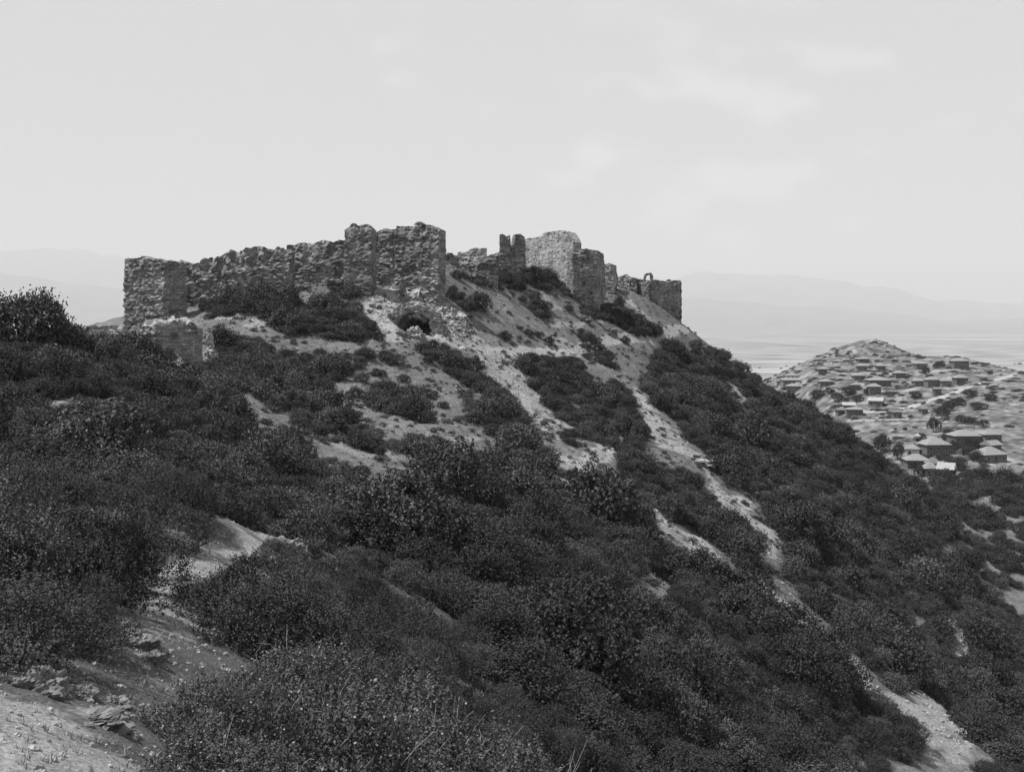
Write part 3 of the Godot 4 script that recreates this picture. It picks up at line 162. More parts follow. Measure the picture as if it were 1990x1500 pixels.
const TREES := [
	{x = 157.673, d = 461.804, r = 4.064, tall = 1.3, trunk = 2.0, label = "large round tree at the slope's edge left of the whitewashed house", group = ""},
	{x = 157.223, d = 440.224, r = 2.421, tall = 1.2, trunk = 1.5, label = "smaller dark tree between the large round tree and the whitewashed house", group = ""},
	{x = 179.059, d = 472.987, r = 2.185, tall = 1.1, trunk = 1.5, label = "round tree behind the small turret room", group = ""},
	{x = 193.744, d = 496.173, r = 3.002, tall = 1.5, trunk = 2.0, label = "tall dark tree at the field's right edge", group = ""},
	{x = 213.243, d = 536.299, r = 3.835, tall = 1.1, trunk = 1.5, label = "dark orchard tree among the houses of the village", group = "village orchard trees"},
	{x = 226.356, d = 559.233, r = 3.691, tall = 1.0, trunk = 1.0, label = "dark orchard tree among the houses of the village", group = "village orchard trees"},
	{x = 214.294, d = 514.306, r = 3.394, tall = 0.8, trunk = 1.0, label = "dark orchard tree among the houses of the village", group = "village orchard trees"},
	{x = 191.425, d = 470.166, r = 2.586, tall = 1.0, trunk = 1.2, label = "dark orchard tree among the houses of the village", group = "village orchard trees"},
	{x = 185.381, d = 461.804, r = 2.032, tall = 1.1, trunk = 1.2, label = "dark orchard tree among the houses of the village", group = "village orchard trees"},
	{x = 188.564, d = 453.59, r = 2.495, tall = 1.1, trunk = 1.5, label = "dark orchard tree among the houses of the village", group = "village orchard trees"},
	{x = 182.223, d = 432.394, r = 2.378, tall = 1.1, trunk = 1.2, label = "dark orchard tree among the houses of the village", group = "village orchard trees"},
	{x = 174.256, d = 419.653, r = 2.539, tall = 1.0, trunk = 1.0, label = "dark orchard tree among the houses of the village", group = "village orchard trees"},
	{x = 216.585, d = 508.189, r = 2.795, tall = 0.8, trunk = 1.0, label = "dark orchard tree among the houses of the village", group = "village orchard trees"},
	{x = 200.156, d = 641.721, r = 4.235, tall = 0.9, trunk = 1.0, label = "dark tree in the grove below the village middle", group = "grove below the village"},
	{x = 192.887, d = 637.894, r = 3.859, tall = 0.9, trunk = 1.0, label = "dark tree in the grove below the village middle", group = "grove below the village"},
	{x = 188.466, d = 665.173, r = 4.39, tall = 0.9, trunk = 1.0, label = "dark tree in the grove below the village middle", group = "grove below the village"},
	{x = 195.172, d = 611.734, r = 3.365, tall = 0.9, trunk = 1.0, label = "dark tree in the grove below the village middle", group = "grove below the village"},
	{x = 194.268, d = 661.205, r = 2.909, tall = 0.9, trunk = 1.0, label = "dark tree in the grove below the village middle", group = "grove below the village"},
	{x = 206.164, d = 626.548, r = 2.757, tall = 1.0, trunk = 1.0, label = "dark tree in the grove below the village middle", group = "grove below the village"},
	{x = 270.702, d = 706.178, r = 3.107, tall = 1.1, trunk = 1.0, label = "dark orchard tree among the houses of the village", group = "village orchard trees"},
	{x = 290.354, d = 731.985, r = 2.818, tall = 1.1, trunk = 1.0, label = "dark orchard tree among the houses of the village", group = "village orchard trees"},
	{x = 285.85, d = 727.619, r = 2.401, tall = 1.0, trunk = 1.0, label = "dark orchard tree among the houses of the village", group = "village orchard trees"},
	{x = 224.605, d = 600.854, r = 3.966, tall = 0.7, trunk = 0.6, label = "wide low tree above the road on the open slope", group = ""},
	{x = 235.929, d = 572.776, r = 4.41, tall = 0.7, trunk = 0.8, label = "dark orchard tree among the houses of the village", group = "village orchard trees"},
	{x = 239.565, d = 555.898, r = 4.28, tall = 0.7, trunk = 0.8, label = "dark orchard tree among the houses of the village", group = "village orchard trees"},
	{x = 250.118, d = 590.167, r = 3.895, tall = 0.7, trunk = 0.8, label = "dark orchard tree among the houses of the village", group = "village orchard trees"},
	{x = 255.18, d = 576.213, r = 3.803, tall = 0.7, trunk = 0.8, label = "dark orchard tree among the houses of the village", group = "village orchard trees"},
	{x = 217.962, d = 499.15, r = 2.745, tall = 0.9, trunk = 1.0, label = "dark orchard tree among the houses of the village", group = "village orchard trees"},
	{x = 179.234, d = 440.224, r = 2.179, tall = 1.1, trunk = 1.0, label = "dark orchard tree among the houses of the village", group = "village orchard trees"},
	{x = 202.713, d = 549.287, r = 1.329, tall = 1.0, trunk = 0.8, label = "small round tree by the path below the road", group = ""},
	{x = 187.354, d = 514.306, r = 1.131, tall = 0.9, trunk = 0.5, label = "left of two little bushes in the open field", group = ""},
	{x = 183.797, d = 517.391, r = 0.797, tall = 0.9, trunk = 0.5, label = "smaller of two little bushes in the open field", group = ""},
	{x = 307.174, d = 693.618, r = 1.679, tall = 1.0, trunk = 0.6, label = "lone dark tree on the bare right shoulder", group = ""},
	{x = 158.083, d = 427.252, r = 1.645, tall = 1.0, trunk = 0.8, label = "dark orchard tree among the houses of the village", group = "village orchard trees"},
	{x = 157.47, d = 419.653, r = 2.17, tall = 1.1, trunk = 0.8, label = "dark orchard tree among the houses of the village", group = "village orchard trees"},
	{x = 153.267, d = 404.857, r = 2.628, tall = 1.2, trunk = 0.8, label = "dark orchard tree among the houses of the village", group = "village orchard trees"},
	{x = 170.879, d = 422.17, r = 1.904, tall = 1.0, trunk = 0.8, label = "dark orchard tree among the houses of the village", group = "village orchard trees"},
	{x = 170.011, d = 414.662, r = 2.417, tall = 1.1, trunk = 0.8, label = "dark orchard tree among the houses of the village", group = "village orchard trees"},
	{x = 172.138, d = 412.189, r = 1.587, tall = 1.2, trunk = 0.8, label = "dark orchard tree among the houses of the village", group = "village orchard trees"},
	{x = 186.571, d = 440.224, r = 2.276, tall = 1.0, trunk = 0.8, label = "dark orchard tree among the houses of the village", group = "village orchard trees"},
	{x = 191.017, d = 448.196, r = 2.909, tall = 1.1, trunk = 0.8, label = "dark orchard tree among the houses of the village", group = "village orchard trees"},
	{x = 183.547, d = 448.196, r = 2.021, tall = 1.2, trunk = 0.8, label = "dark orchard tree among the houses of the village", group = "village orchard trees"},
	{x = 165.547, d = 442.865, r = 2.582, tall = 1.0, trunk = 0.8, label = "dark orchard tree among the houses of the village", group = "village orchard trees"},
	{x = 156.897, d = 432.394, r = 1.665, tall = 1.1, trunk = 0.8, label = "dark orchard tree among the houses of the village", group = "village orchard trees"},
	{x = 172.958, d = 432.394, r = 2.235, tall = 1.2, trunk = 0.8, label = "dark orchard tree among the houses of the village", group = "village orchard trees"},
	{x = 184.125, d = 427.252, r = 2.773, tall = 1.0, trunk = 0.8, label = "dark orchard tree among the houses of the village", group = "village orchard trees"},
	{x = 183.248, d = 419.653, r = 1.893, tall = 1.1, trunk = 0.8, label = "dark orchard tree among the houses of the village", group = "village orchard trees"},
	{x = 191.489, d = 432.394, r = 2.521, tall = 1.2, trunk = 0.8, label = "dark orchard tree among the houses of the village", group = "village orchard trees"},
	{x = 200.647, d = 481.552, r = 1.854, tall = 1.0, trunk = 0.8, label = "dark orchard tree among the houses of the village", group = "village orchard trees"},
	{x = 194.455, d = 481.552, r = 2.49, tall = 1.1, trunk = 0.8, label = "dark orchard tree among the houses of the village", group = "village orchard trees"},
	{x = 162.803, d = 424.703, r = 2.756, tall = 1.2, trunk = 0.8, label = "dark orchard tree among the houses of the village", group = "village orchard trees"},
	{x = 198.576, d = 461.804, r = 2.083, tall = 1.0, trunk = 0.8, label = "dark orchard tree among the houses of the village", group = "village orchard trees"},
	{x = 199.981, d = 448.196, r = 2.613, tall = 1.1, trunk = 0.8, label = "dark orchard tree among the houses of the village", group = "village orchard trees"},
	{x = 162.874, d = 400.042, r = 1.54, tall = 1.2, trunk = 0.8, label = "dark orchard tree among the houses of the village", group = "village orchard trees"},
	{x = 163.076, d = 453.59, r = 2.345, tall = 1.0, trunk = 0.8, label = "dark orchard tree among the houses of the village", group = "village orchard trees"}]
const BUSHES := [
	{x = -2.282, d = 13.5, r = 1.5, tall = 1.2, label = "nearest leafy bush with bleached twigs at the bottom edge, beside the path", group = "", twigs = 40},
	{x = -1.513, d = 15.5, r = 1.7, tall = 1.15, label = "broad leafy foreground bush with many pale bare twigs right of the nearest one", group = "", twigs = 46},
	{x = -3.444, d = 12.8, r = 0.95, tall = 1.2, label = "foreground bush whose leafy shoot stands against the pale path", group = "", twigs = 20},
	{x = -0.611, d = 13.5, r = 1.6, tall = 1.1, label = "foreground bush with a long pale dead branch at the bottom edge", group = "", twigs = 30},
	{x = -3.375, d = 17.5, r = 1.3, tall = 1.05, label = "rounded bush right of the pale path, behind the nearest bush", group = "", twigs = 14},
	{x = 0.129, d = 18.0, r = 1.8, tall = 1.1, label = "foreground bush with few twigs right of the dead branch bush", group = "", twigs = 30},
	{x = -2.749, d = 10.4, r = 1.0, tall = 1.05, label = "low foreground bush overhanging the trodden earth in the lower left", group = "", twigs = 22},
	{x = -8.875, d = 17.5, r = 1.5, tall = 1.1, label = "dark bush at the left edge shading the path bank", group = "", twigs = 0},
	{x = -11.0, d = 20.0, r = 1.7, tall = 1.2, label = "bush at the far left edge of the picture behind the path bank", group = "", twigs = 0},
	{x = -11.39, d = 26.0, r = 1.2, tall = 1.3, label = "tall dark bush left of the path with its shadow on the pale earth", group = "", twigs = 8},
	{x = -9.683, d = 24.5, r = 1.15, tall = 1.2, label = "dark rounded bush whose shadow reaches across the pale path", group = "", twigs = 6},
	{x = -44.524, d = 100.0, r = 4.0, tall = 1.5, label = "largest bush on the left skyline", group = "", twigs = 0},
	{x = -43.407, d = 103.0, r = 3.0, tall = 1.4, label = "second bush on the left skyline, lower than the largest", group = "", twigs = 0},
	{x = -46.433, d = 98.0, r = 4.2, tall = 1.4, label = "bush at the picture's left edge on the skyline", group = "", twigs = 0},
	{x = -42.25, d = 105.0, r = 2.2, tall = 1.2, label = "lowest bush of the left skyline trio", group = "", twigs = 0},
	{x = -6.129, d = 28.602, r = 0.7, tall = 1.0, label = "low bush along the right edge of the pale trodden path", group = "low bushes along the pale path", twigs = 0},
	{x = -6.107, d = 31.664, r = 0.8, tall = 1.0, label = "low bush along the right edge of the pale trodden path", group = "low bushes along the pale path", twigs = 0},
	{x = -5.501, d = 30.004, r = 0.9, tall = 1.0, label = "low bush along the right edge of the pale trodden path", group = "low bushes along the pale path", twigs = 0},
	{x = -5.416, d = 26.147, r = 0.8, tall = 1.0, label = "low bush along the right edge of the pale trodden path", group = "low bushes along the pale path", twigs = 0},
	{x = -5.027, d = 21.325, r = 0.6, tall = 1.0, label = "low bush along the right edge of the pale trodden path", group = "low bushes along the pale path", twigs = 0},
	{x = -18.756, d = 169.043, r = 1.9, tall = 0.75, label = "larger of two bushes on the grass below the vault path", group = "lone bushes on the open slope", twigs = 0},
	{x = -20.002, d = 170.057, r = 1.5, tall = 0.85, label = "smaller of two bushes on the grass below the vault path", group = "lone bushes on the open slope", twigs = 0},
	{x = -6.948, d = 162.11, r = 1.4, tall = 0.95, label = "small bush at the top of the grassy strip left of the scree chute", group = "lone bushes on the open slope", twigs = 0},
	{x = -5.06, d = 145.562, r = 1.6, tall = 1.05, label = "rounded bush at the foot of the grassy strip left of the scree chute", group = "lone bushes on the open slope", twigs = 0},
	{x = -6.071, d = 153.613, r = 1.2, tall = 1.15, label = "tiny bush between the two on the grassy strip left of the scree chute", group = "lone bushes on the open slope", twigs = 0},
	{x = -12.182, d = 142.12, r = 1.5, tall = 0.75, label = "bush touching the right end of the lone clump on the grass", group = "lone bushes on the open slope", twigs = 0},
	{x = -1.48, d = 207.171, r = 1.6, tall = 0.85, label = "dark bush alone on the slope above the hill path, left of the scree head", group = "lone bushes on the open slope", twigs = 0},
	{x = 3.436, d = 218.63, r = 1.3, tall = 0.95, label = "bush above the middle of the hill path, left of a pair", group = "lone bushes on the open slope", twigs = 0},
	{x = 5.268, d = 221.262, r = 1.1, tall = 1.05, label = "left bush of the close pair above the hill path", group = "lone bushes on the open slope", twigs = 0},
	{x = 7.481, d = 221.262, r = 1.2, tall = 1.15, label = "right bush of the close pair above the hill path", group = "lone bushes on the open slope", twigs = 0},
	{x = 1.562, d = 218.63, r = 0.9, tall = 0.75, label = "smallest bush in the middle of the upper grassy slope", group = "lone bushes on the open slope", twigs = 0},
	{x = 15.554, d = 225.268, r = 1.4, tall = 0.85, label = "bush at the fork below the upper path", group = "lone bushes on the open slope", twigs = 0},
	{x = 7.701, d = 131.487, r = 1.7, tall = 0.95, label = "round bush standing in the pale clearing", group = "lone bushes on the open slope", twigs = 0},
	{x = -21.524, d = 148.198, r = 1.3, tall = 1.05, label = "bush on the grass between the spur clump and the ruin thicket", group = "lone bushes on the open slope", twigs = 0},
	{x = -21.97, d = 156.395, r = 1.1, tall = 1.15, label = "small bush just above the one between spur clump and ruin thicket", group = "lone bushes on the open slope", twigs = 0},
	{x = -14.988, d = 118.773, r = 1.2, tall = 0.75, label = "small bush near the upper end of the spur clump", group = "lone bushes on the open slope", twigs = 0},
	{x = -12.295, d = 117.36, r = 1.3, tall = 0.85, label = "small bush above the bend of the spur path", group = "lone bushes on the open slope", twigs = 0},
	{x = -11.432, d = 123.113, r = 1.1, tall = 0.95, label = "smaller bush right of the one above the spur path bend", group = "lone bushes on the open slope", twigs = 0},
	{x = -9.221, d = 117.36, r = 2.0, tall = 1.05, label = "wide bush just below the spur path bend", group = "lone bushes on the open slope", twigs = 0},
	{x = -8.637, d = 120.923, r = 1.5, tall = 1.15, label = "bush next to the wide one below the spur path bend", group = "lone bushes on the open slope", twigs = 0},
	{x = -20.191, d = 163.083, r = 1.3, tall = 0.75, label = "bush at the upper left corner of the open grass", group = "lone bushes on the open slope", twigs = 0},
	{x = -12.318, d = 178.393, r = 1.4, tall = 0.85, label = "bush at the upper end of the row left of the scree chute", group = "lone bushes on the open slope", twigs = 0},
	{x = 13.063, d = 249.382, r = 1.3, tall = 0.95, label = "bush on the bare ground below the pale skyline wall", group = "lone bushes on the open slope", twigs = 0},
	{x = 19.345, d = 253.898, r = 1.4, tall = 1.05, label = "bush beside the bright rock under the square tower", group = "lone bushes on the open slope", twigs = 0},
	{x = 26.44, d = 252.384, r = 1.4, tall = 1.15, label = "bush where the upper paths meet near the right end", group = "lone bushes on the open slope", twigs = 0},
	{x = 29.45, d = 214.742, r = 1.6, tall = 0.75, label = "single bush inside the stony gully", group = "lone bushes on the open slope", twigs = 0},
	{x = 32.269, d = 246.416, r = 1.8, tall = 0.85, label = "bush at the gully head below the upper path", group = "lone bushes on the open slope", twigs = 0},
	{x = -11.543, d = 156.395, r = 0.9, tall = 0.95, label = "tiny bush on the open grass right of the lone clump", group = "lone bushes on the open slope", twigs = 0},
	{x = -9.816, d = 152.697, r = 0.8, tall = 1.05, label = "tiniest bush on the open grass right of the lone clump", group = "lone bushes on the open slope", twigs = 0},
	{x = -16.211, d = 162.11, r = 1.0, tall = 1.15, label = "small bush on the open grass above the lone clump", group = "lone bushes on the open slope", twigs = 0},
	{x = 56.885, d = 281.077, r = 2.0, tall = 0.75, label = "bush on the skyline of the right slope", group = "lone bushes on the open slope", twigs = 0},
	{x = -34.898, d = 139.592, r = 1.9, tall = 0.85, label = "bush in front of the small dark ruin's right side", group = "lone bushes on the open slope", twigs = 0},
	{x = -36.445, d = 140.43, r = 1.7, tall = 0.95, label = "bush below the small dark ruin's right side", group = "lone bushes on the open slope", twigs = 0},
	{x = -7.16, d = 33.415, r = 1.0, tall = 1.05, label = "little bush at the far end of the pale trodden path", group = "lone bushes on the open slope", twigs = 0},
	{x = 15.283, d = 128.378, r = 1.6, tall = 1.15, label = "bush at the head of the lower gully", group = "lone bushes on the open slope", twigs = 0},
	{x = -17.657, d = 206.0, r = 0.9, tall = 0.7, label = "bush growing on top of the great wall", group = "", twigs = 0, y = 19.713},
	{x = -16.578, d = 206.0, r = 0.6, tall = 0.7, label = "smaller weed beside the bush on top of the great wall", group = "", twigs = 0, y = 19.517},
	{x = -29.604, d = 202.5, r = 0.6, tall = 0.7, label = "weed growing on top of the square tower", group = "", twigs = 0, y = 19.375},
	{x = 44.37, d = 305.5, r = 0.6, tall = 0.7, label = "weed on top of the end tower", group = "", twigs = 0, y = 13.62}]
const BOULDERS := [
	{name = "boulder", x = -5.297, d = 12.025, sx = 0.3, sy = 0.25, sz = 0.27, turn = 0.4, seed = 1, mat = "rock", up = -0.1, label = "dark upright rock at the left edge of the foreground"},
	{name = "boulder", x = -5.077, d = 12.325, sx = 0.25, sy = 0.15, sz = 0.21, turn = 1.0, seed = 2, mat = "rock", up = -0.1, label = "dark rock touching the upright one in the lower left corner"},
	{name = "boulder", x = -4.578, d = 11.725, sx = 0.37, sy = 0.14, sz = 0.24, turn = 0.2, seed = 3, mat = "rock", up = -0.1, label = "long flat rock lying lowest in the left corner"},
	{name = "boulder", x = -4.745, d = 12.775, sx = 0.18, sy = 0.12, sz = 0.18, turn = 0.9, seed = 4, mat = "rock", up = -0.1, label = "smaller lumpy rock beside the long flat one"},
	{name = "boulder", x = -5.873, d = 16.825, sx = 0.36, sy = 0.21, sz = 0.3, turn = 0.5, seed = 5, mat = "rock", up = -0.1, label = "dark rock ledge at the edge of the shaded bank"},
	{name = "boulder", x = -5.486, d = 16.225, sx = 0.24, sy = 0.18, sz = 0.21, turn = 0.5, seed = 6, mat = "rock", up = -0.1, label = "broken rock below the shaded ledge"},
	{name = "boulder", x = -6.416, d = 17.275, sx = 0.48, sy = 0.18, sz = 0.3, turn = 0.1, seed = 7, mat = "rock", up = -0.1, label = "low shaded rock bank below the path"},
	{name = "boulder", x = -7.642, d = 35.902, sx = 0.7, sy = 0.45, sz = 0.5, turn = 0.3, seed = 8, mat = "rock", up = 0.0, label = "rock at the far end of the pale trodden path"},
	{name = "boulder", x = 12.312, d = 79.552, sx = 1.3, sy = 1.0, sz = 1.0, turn = 0.3, seed = 9, mat = "rock", up = 0.0, label = "pale boulder top showing above the ravine scrub"},
	{name = "boulder", x = -16.642, d = 184.913, sx = 1.7, sy = 1.4, sz = 1.4, turn = 0.3, seed = 10, mat = "pale_rock", up = 0.0, label = "big pale boulder under the broken vault"},
	{name = "boulder", x = 16.625, d = 249.382, sx = 1.5, sy = 1.0, sz = 1.2, turn = 0.3, seed = 11, mat = "rock", up = 0.0, label = "bright rock on the slope under the square tower"},
	{name = "boulder", x = 22.835, d = 252.384, sx = 1.8, sy = 1.2, sz = 1.3, turn = 0.8, seed = 12, mat = "rock", up = 0.0, label = "rounded boulder beside the upper path end"},
	{name = "boulder", x = 32.239, d = 180.54, sx = 1.8, sy = 0.6, sz = 1.5, turn = 0.3, seed = 13, mat = "pale_rock", up = 0.0, label = "flat ledge rock at the bend of the stony gully"},
	{name = "boulder", x = -32.225, d = 159.227, sx = 0.8, sy = 0.3, sz = 0.5, turn = 0.4, seed = 14, mat = "pale_rock", up = 2.0, label = "small white stone slab in the scrub below the curtain wall"}]
const RIDGE_U := [-1.6167, -0.6167, -0.45, -0.4024, -0.3595, -0.2833, -0.1405, 0.0024, 0.1595, 0.2167, 0.2881, 0.3357, 0.4071, 0.4548, 0.6214, 1.6214]
const RIDGE_FAR := [3642.9, 3642.9, 3471.4, 3342.9, 2892.9, 2035.7, 1714.3, 1928.6, 2292.9, 2335.7, 2121.4, 1864.3, 1221.4, 1071.4, 1500, 1714.3]
const RIDGE_NEAR := [1771.4, 1771.4, 1550, 1402.4, 1181, 811.9, 590.5, 738.1, 885.7, 811.9, 634.8, 501.9, 265.7, 324.8, 590.5, 885.7]
const HOLLOW := [-17.5, 193.5, 4.2, 7.0, 3.2]
const SINGLE_MOST := 255


var rng := RandomNumberGenerator.new()
var n_rough := FastNoiseLite.new()
var n_warp := FastNoiseLite.new()
var n_tone := FastNoiseLite.new()
var n_stone := FastNoiseLite.new()
var n_big := FastNoiseLite.new()
var n_block := FastNoiseLite.new()
var mats := {}
var grid_a := PackedFloat32Array()   # coarse heights of the whole land, 4 m apart
var grid_b := PackedFloat32Array()   # finer heights round the camera's hill, 1 m apart
const AX := -292.0
const AD := -32.0
const AW := 206
const AH := 288
const BX := -44.0
const BD := -16.0
const BW := 96
const BH := 84

func _ready():
	set_camera()
	set_sky()
	set_sun()
	set_noise()
	set_materials()
	raise_land()
	build_land()
	build_far_land()
	build_fortress()
	build_village()
	build_shrubs()
	build_rocks()
	build_ground_cover()

# ---------------------------------------------------------------- view and light
func set_camera():
	var c := Camera3D.new()
	c.name = "camera"
	add_child(c)
	c.projection = Camera3D.PROJECTION_FRUSTUM      # a view camera with a dropped back: upright lines stay upright
	c.keep_aspect = Camera3D.KEEP_HEIGHT
	c.near = 0.5
	c.far = 90000.0
	c.size = 0.5 * 1500.0 / 2100.0
	c.frustum_offset = Vector2(0, -0.5 * 110.0 / 2100.0)
	c.current = true

func set_sky():
	var e := Environment.new()
	e.background_mode = Environment.BG_SKY
	e.tonemap_mode = Environment.TONE_MAPPER_LINEAR
	e.tonemap_exposure = 1.6
	e.sdfgi_enabled = true
	e.ssao_enabled = true
	e.ssil_enabled = true
	e.fog_enabled = true
	e.fog_density = 0.000045
	e.fog_light_color = Color(0.9, 0.9, 0.9)
	var cn := FastNoiseLite.new()
	cn.seed = 5
	cn.frequency = 1.0
	cn.fractal_octaves = 5
	var cover := FastNoiseLite.new()
	cover.seed = 9
	cover.frequency = 0.5
	var w := 1024
	var h := 512
	var im := Image.create(w, h, false, Image.FORMAT_RGBF)
	for j in h:
		var el := PI * 0.5 - PI * (j + 0.5) / h
		for i in w:
			var v := 0.36
			if el > 0.0:
				var az := TAU * (i + 0.5) / w
				var d := Vector3(sin(az) * cos(el), sin(el), cos(az) * cos(el))
				v = 0.405 - 0.012 * sin(el)
				# thin low cumulus, banked between 3 and 18 degrees all round
				var band := smoothstep(0.03, 0.10, el) * (1.0 - smoothstep(0.17, 0.34, el))
				d = Vector3(sin(az - 0.14) * cos(el + 0.05), sin(el + 0.05), cos(az - 0.14) * cos(el + 0.05))
				var c := cn.get_noise_3dv(Vector3(d.x * 9.0, d.y * 22.0, d.z * 9.0)) + 0.8 * cover.get_noise_3dv(d * 3.0)
				v += 0.1 * band * smoothstep(0.22, 0.6, c)
			else:
				v = 0.3
			im.set_pixel(i, j, Color(v, v, v))
	var pm := PanoramaSkyMaterial.new()
	pm.panorama = ImageTexture.create_from_image(im)
	var s := Sky.new()
	s.sky_material = pm
	e.sky = s
	var we := WorldEnvironment.new()
	we.name = "environment"
	we.environment = e
	add_child(we)

func set_sun():
	var l := DirectionalLight3D.new()
	l.name = "sun"
	l.light_energy = 1.6
	l.light_color = Color(1, 1, 1)
	l.light_angular_distance = 0.5
	l.shadow_enabled = true
	add_child(l)
	l.look_at_from_position(Vector3(-0.45, 0.89, 0.05), Vector3.ZERO, Vector3.UP)

# ---------------------------------------------------------------- materials
func set_noise():
	for a in [[n_rough, 11, 0.16, 4], [n_warp, 12, 0.25, 3], [n_tone, 13, 0.05, 5], [n_stone, 14, 1.0, 2], [n_big, 15, 0.22, 3]]:
		var n: FastNoiseLite = a[0]
		n.seed = a[1]
		n.frequency = a[2]
		n.fractal_octaves = a[3]
		n.noise_type = FastNoiseLite.TYPE_SIMPLEX_SMOOTH
	n_block.seed = 16
	n_block.frequency = 1.0
	n_block.noise_type = FastNoiseLite.TYPE_CELLULAR
	n_block.cellular_return_type = FastNoiseLite.RETURN_CELL_VALUE
	n_block.cellular_distance_function = FastNoiseLite.DISTANCE_MANHATTAN
	n_block.cellular_jitter = 0.7
	n_block.fractal_type = FastNoiseLite.FRACTAL_NONE

func grey(v: float) -> Color:
	return Color(v, v, v).linear_to_srgb()

func grain(sd: int, freq: float, lo: float, hi: float, oct := 5, size := 512) -> Image:
	var n := FastNoiseLite.new()
	n.seed = sd
	n.frequency = freq
	n.fractal_octaves = oct
	n.noise_type = FastNoiseLite.TYPE_SIMPLEX
	var im := n.get_seamless_image(size, size)
	im.convert(Image.FORMAT_L8)
	var b := im.get_data()
	for i in b.size():
		b[i] = int(clampf(lo + (hi - lo) * b[i] / 255.0, 0, 1) * 255)
	var o := Image.create_from_data(size, size, false, Image.FORMAT_L8, b)
	return o

func tex(im: Image, mip := true) -> ImageTexture:
	if mip:
		im.generate_mipmaps()
	return ImageTexture.create_from_image(im)

func bump(im: Image, k: float) -> ImageTexture:
	var c: Image = im.duplicate()
	c.convert(Image.FORMAT_RGBA8)
	c.bump_map_to_normal_map(k)
	return tex(c)

func courses() -> Image:
	# thin rubble courses and tile bands, far too small on the hill to be told apart
	var r := RandomNumberGenerator.new()
	r.seed = 77
	var im := Image.create(512, 512, false, Image.FORMAT_L8)
	im.fill(Color(0.5, 0.5, 0.5))
	var y := 0
	while y < 512:
		var hh := mini(r.randi_range(9, 19), 512 - y)
		var x := 0
		var row := r.randf_range(-0.06, 0.06)
		while x < 512:
			var ww := mini(r.randi_range(12, 40), 512 - x)
			var t := clampf(0.82 + row + r.randf_range(-0.16, 0.16), 0, 1)
			im.fill_rect(Rect2i(x, y, ww - 2, hh - 2), Color(t, t, t))
			x += ww
		y += hh
	return im

func set_materials():
	var g1 := grain(21, 0.02, 0.62, 1.08)
	var soil := StandardMaterial3D.new()
	soil.vertex_color_use_as_albedo = true
	soil.albedo_texture = tex(g1)
	soil.uv1_triplanar = true
	soil.uv1_world_triplanar = true
	soil.uv1_scale = Vector3.ONE * 0.23
	soil.normal_enabled = true
	soil.normal_texture = bump(grain(22, 0.035, 0, 1), 6.0)
	soil.normal_scale = 1.0
	soil.roughness = 0.95
	soil.metallic_specular = 0.15
	mats.soil = soil
	var close: StandardMaterial3D = soil.duplicate()      # the same earth, its grain at the scale one sees underfoot
	close.uv1_scale = Vector3.ONE * 0.85
	mats.near_soil = close
	var st := StandardMaterial3D.new()
	st.albedo_texture = tex(courses())
	st.vertex_color_use_as_albedo = true
	st.albedo_color = grey(0.36)
	st.uv1_triplanar = true
	st.uv1_world_triplanar = true
	st.uv1_scale = Vector3.ONE * 0.085
	st.normal_enabled = true
	st.normal_texture = bump(courses(), 3.0)
	st.normal_scale = 0.7
	st.roughness = 0.95
	st.metallic_specular = 0.15
	mats.masonry = st
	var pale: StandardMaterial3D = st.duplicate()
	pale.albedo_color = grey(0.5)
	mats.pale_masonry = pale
	var rk := StandardMaterial3D.new()
	rk.albedo_texture = tex(grain(31, 0.012, 0.55, 1.1))
	rk.albedo_color = grey(0.21)
	rk.uv1_triplanar = true
	rk.uv1_world_triplanar = true
	rk.uv1_scale = Vector3.ONE * 0.6
	rk.normal_enabled = true
	rk.normal_texture = bump(grain(32, 0.03, 0, 1), 6.0)
	rk.roughness = 0.9
	rk.metallic_specular = 0.2
	mats.rock = rk
	var bright: StandardMaterial3D = rk.duplicate()
	bright.albedo_color = grey(0.36)
	mats.pale_rock = bright
	for a in [["leaf", 0.046, 0.6], ["leaf_dark", 0.034, 0.65], ["leaf_pale", 0.068, 0.55], ["leaf_glossy", 0.075, 0.38]]:
		var m := StandardMaterial3D.new()
		m.vertex_color_use_as_albedo = true
		m.albedo_color = grey(a[1])
		m.roughness = a[2]
		m.metallic_specular = 0.3
		m.cull_mode = BaseMaterial3D.CULL_DISABLED
		m.backlight_enabled = true
		m.backlight = Color(0.5, 0.5, 0.5)
		mats[a[0]] = m
	for a in [["bark", 0.09], ["twig", 0.24], ["straw", 0.24], ["sand", 0.3], ["white_wash", 0.75], ["mud_wall", 0.24], ["grey_wall", 0.2], ["stone_wall", 0.17], ["roof_tile", 0.31], ["roof_pale", 0.45], ["roof_dim", 0.22], ["timber", 0.07], ["opening", 0.02], ["fence_wood", 0.3]]:
		var m := StandardMaterial3D.new()
		m.albedo_color = grey(a[1])
		m.roughness = 0.9
		m.metallic_specular = 0.2
		mats[a[0]] = m
	for k in ["mud_wall", "grey_wall", "stone_wall", "roof_tile", "roof_pale", "roof_dim", "white_wash"]:
		mats[k].albedo_texture = tex(grain(41, 0.05, 0.45, 1.15, 5, 256))
		mats[k].uv1_triplanar = true
		mats[k].uv1_scale = Vector3.ONE * 0.2
	var land := StandardMaterial3D.new()        # dry fields and far slopes: their tones are the vertex colours
	land.vertex_color_use_as_albedo = true
	land.roughness = 1.0
	land.metallic_specular = 0.1
	mats.far_land = land

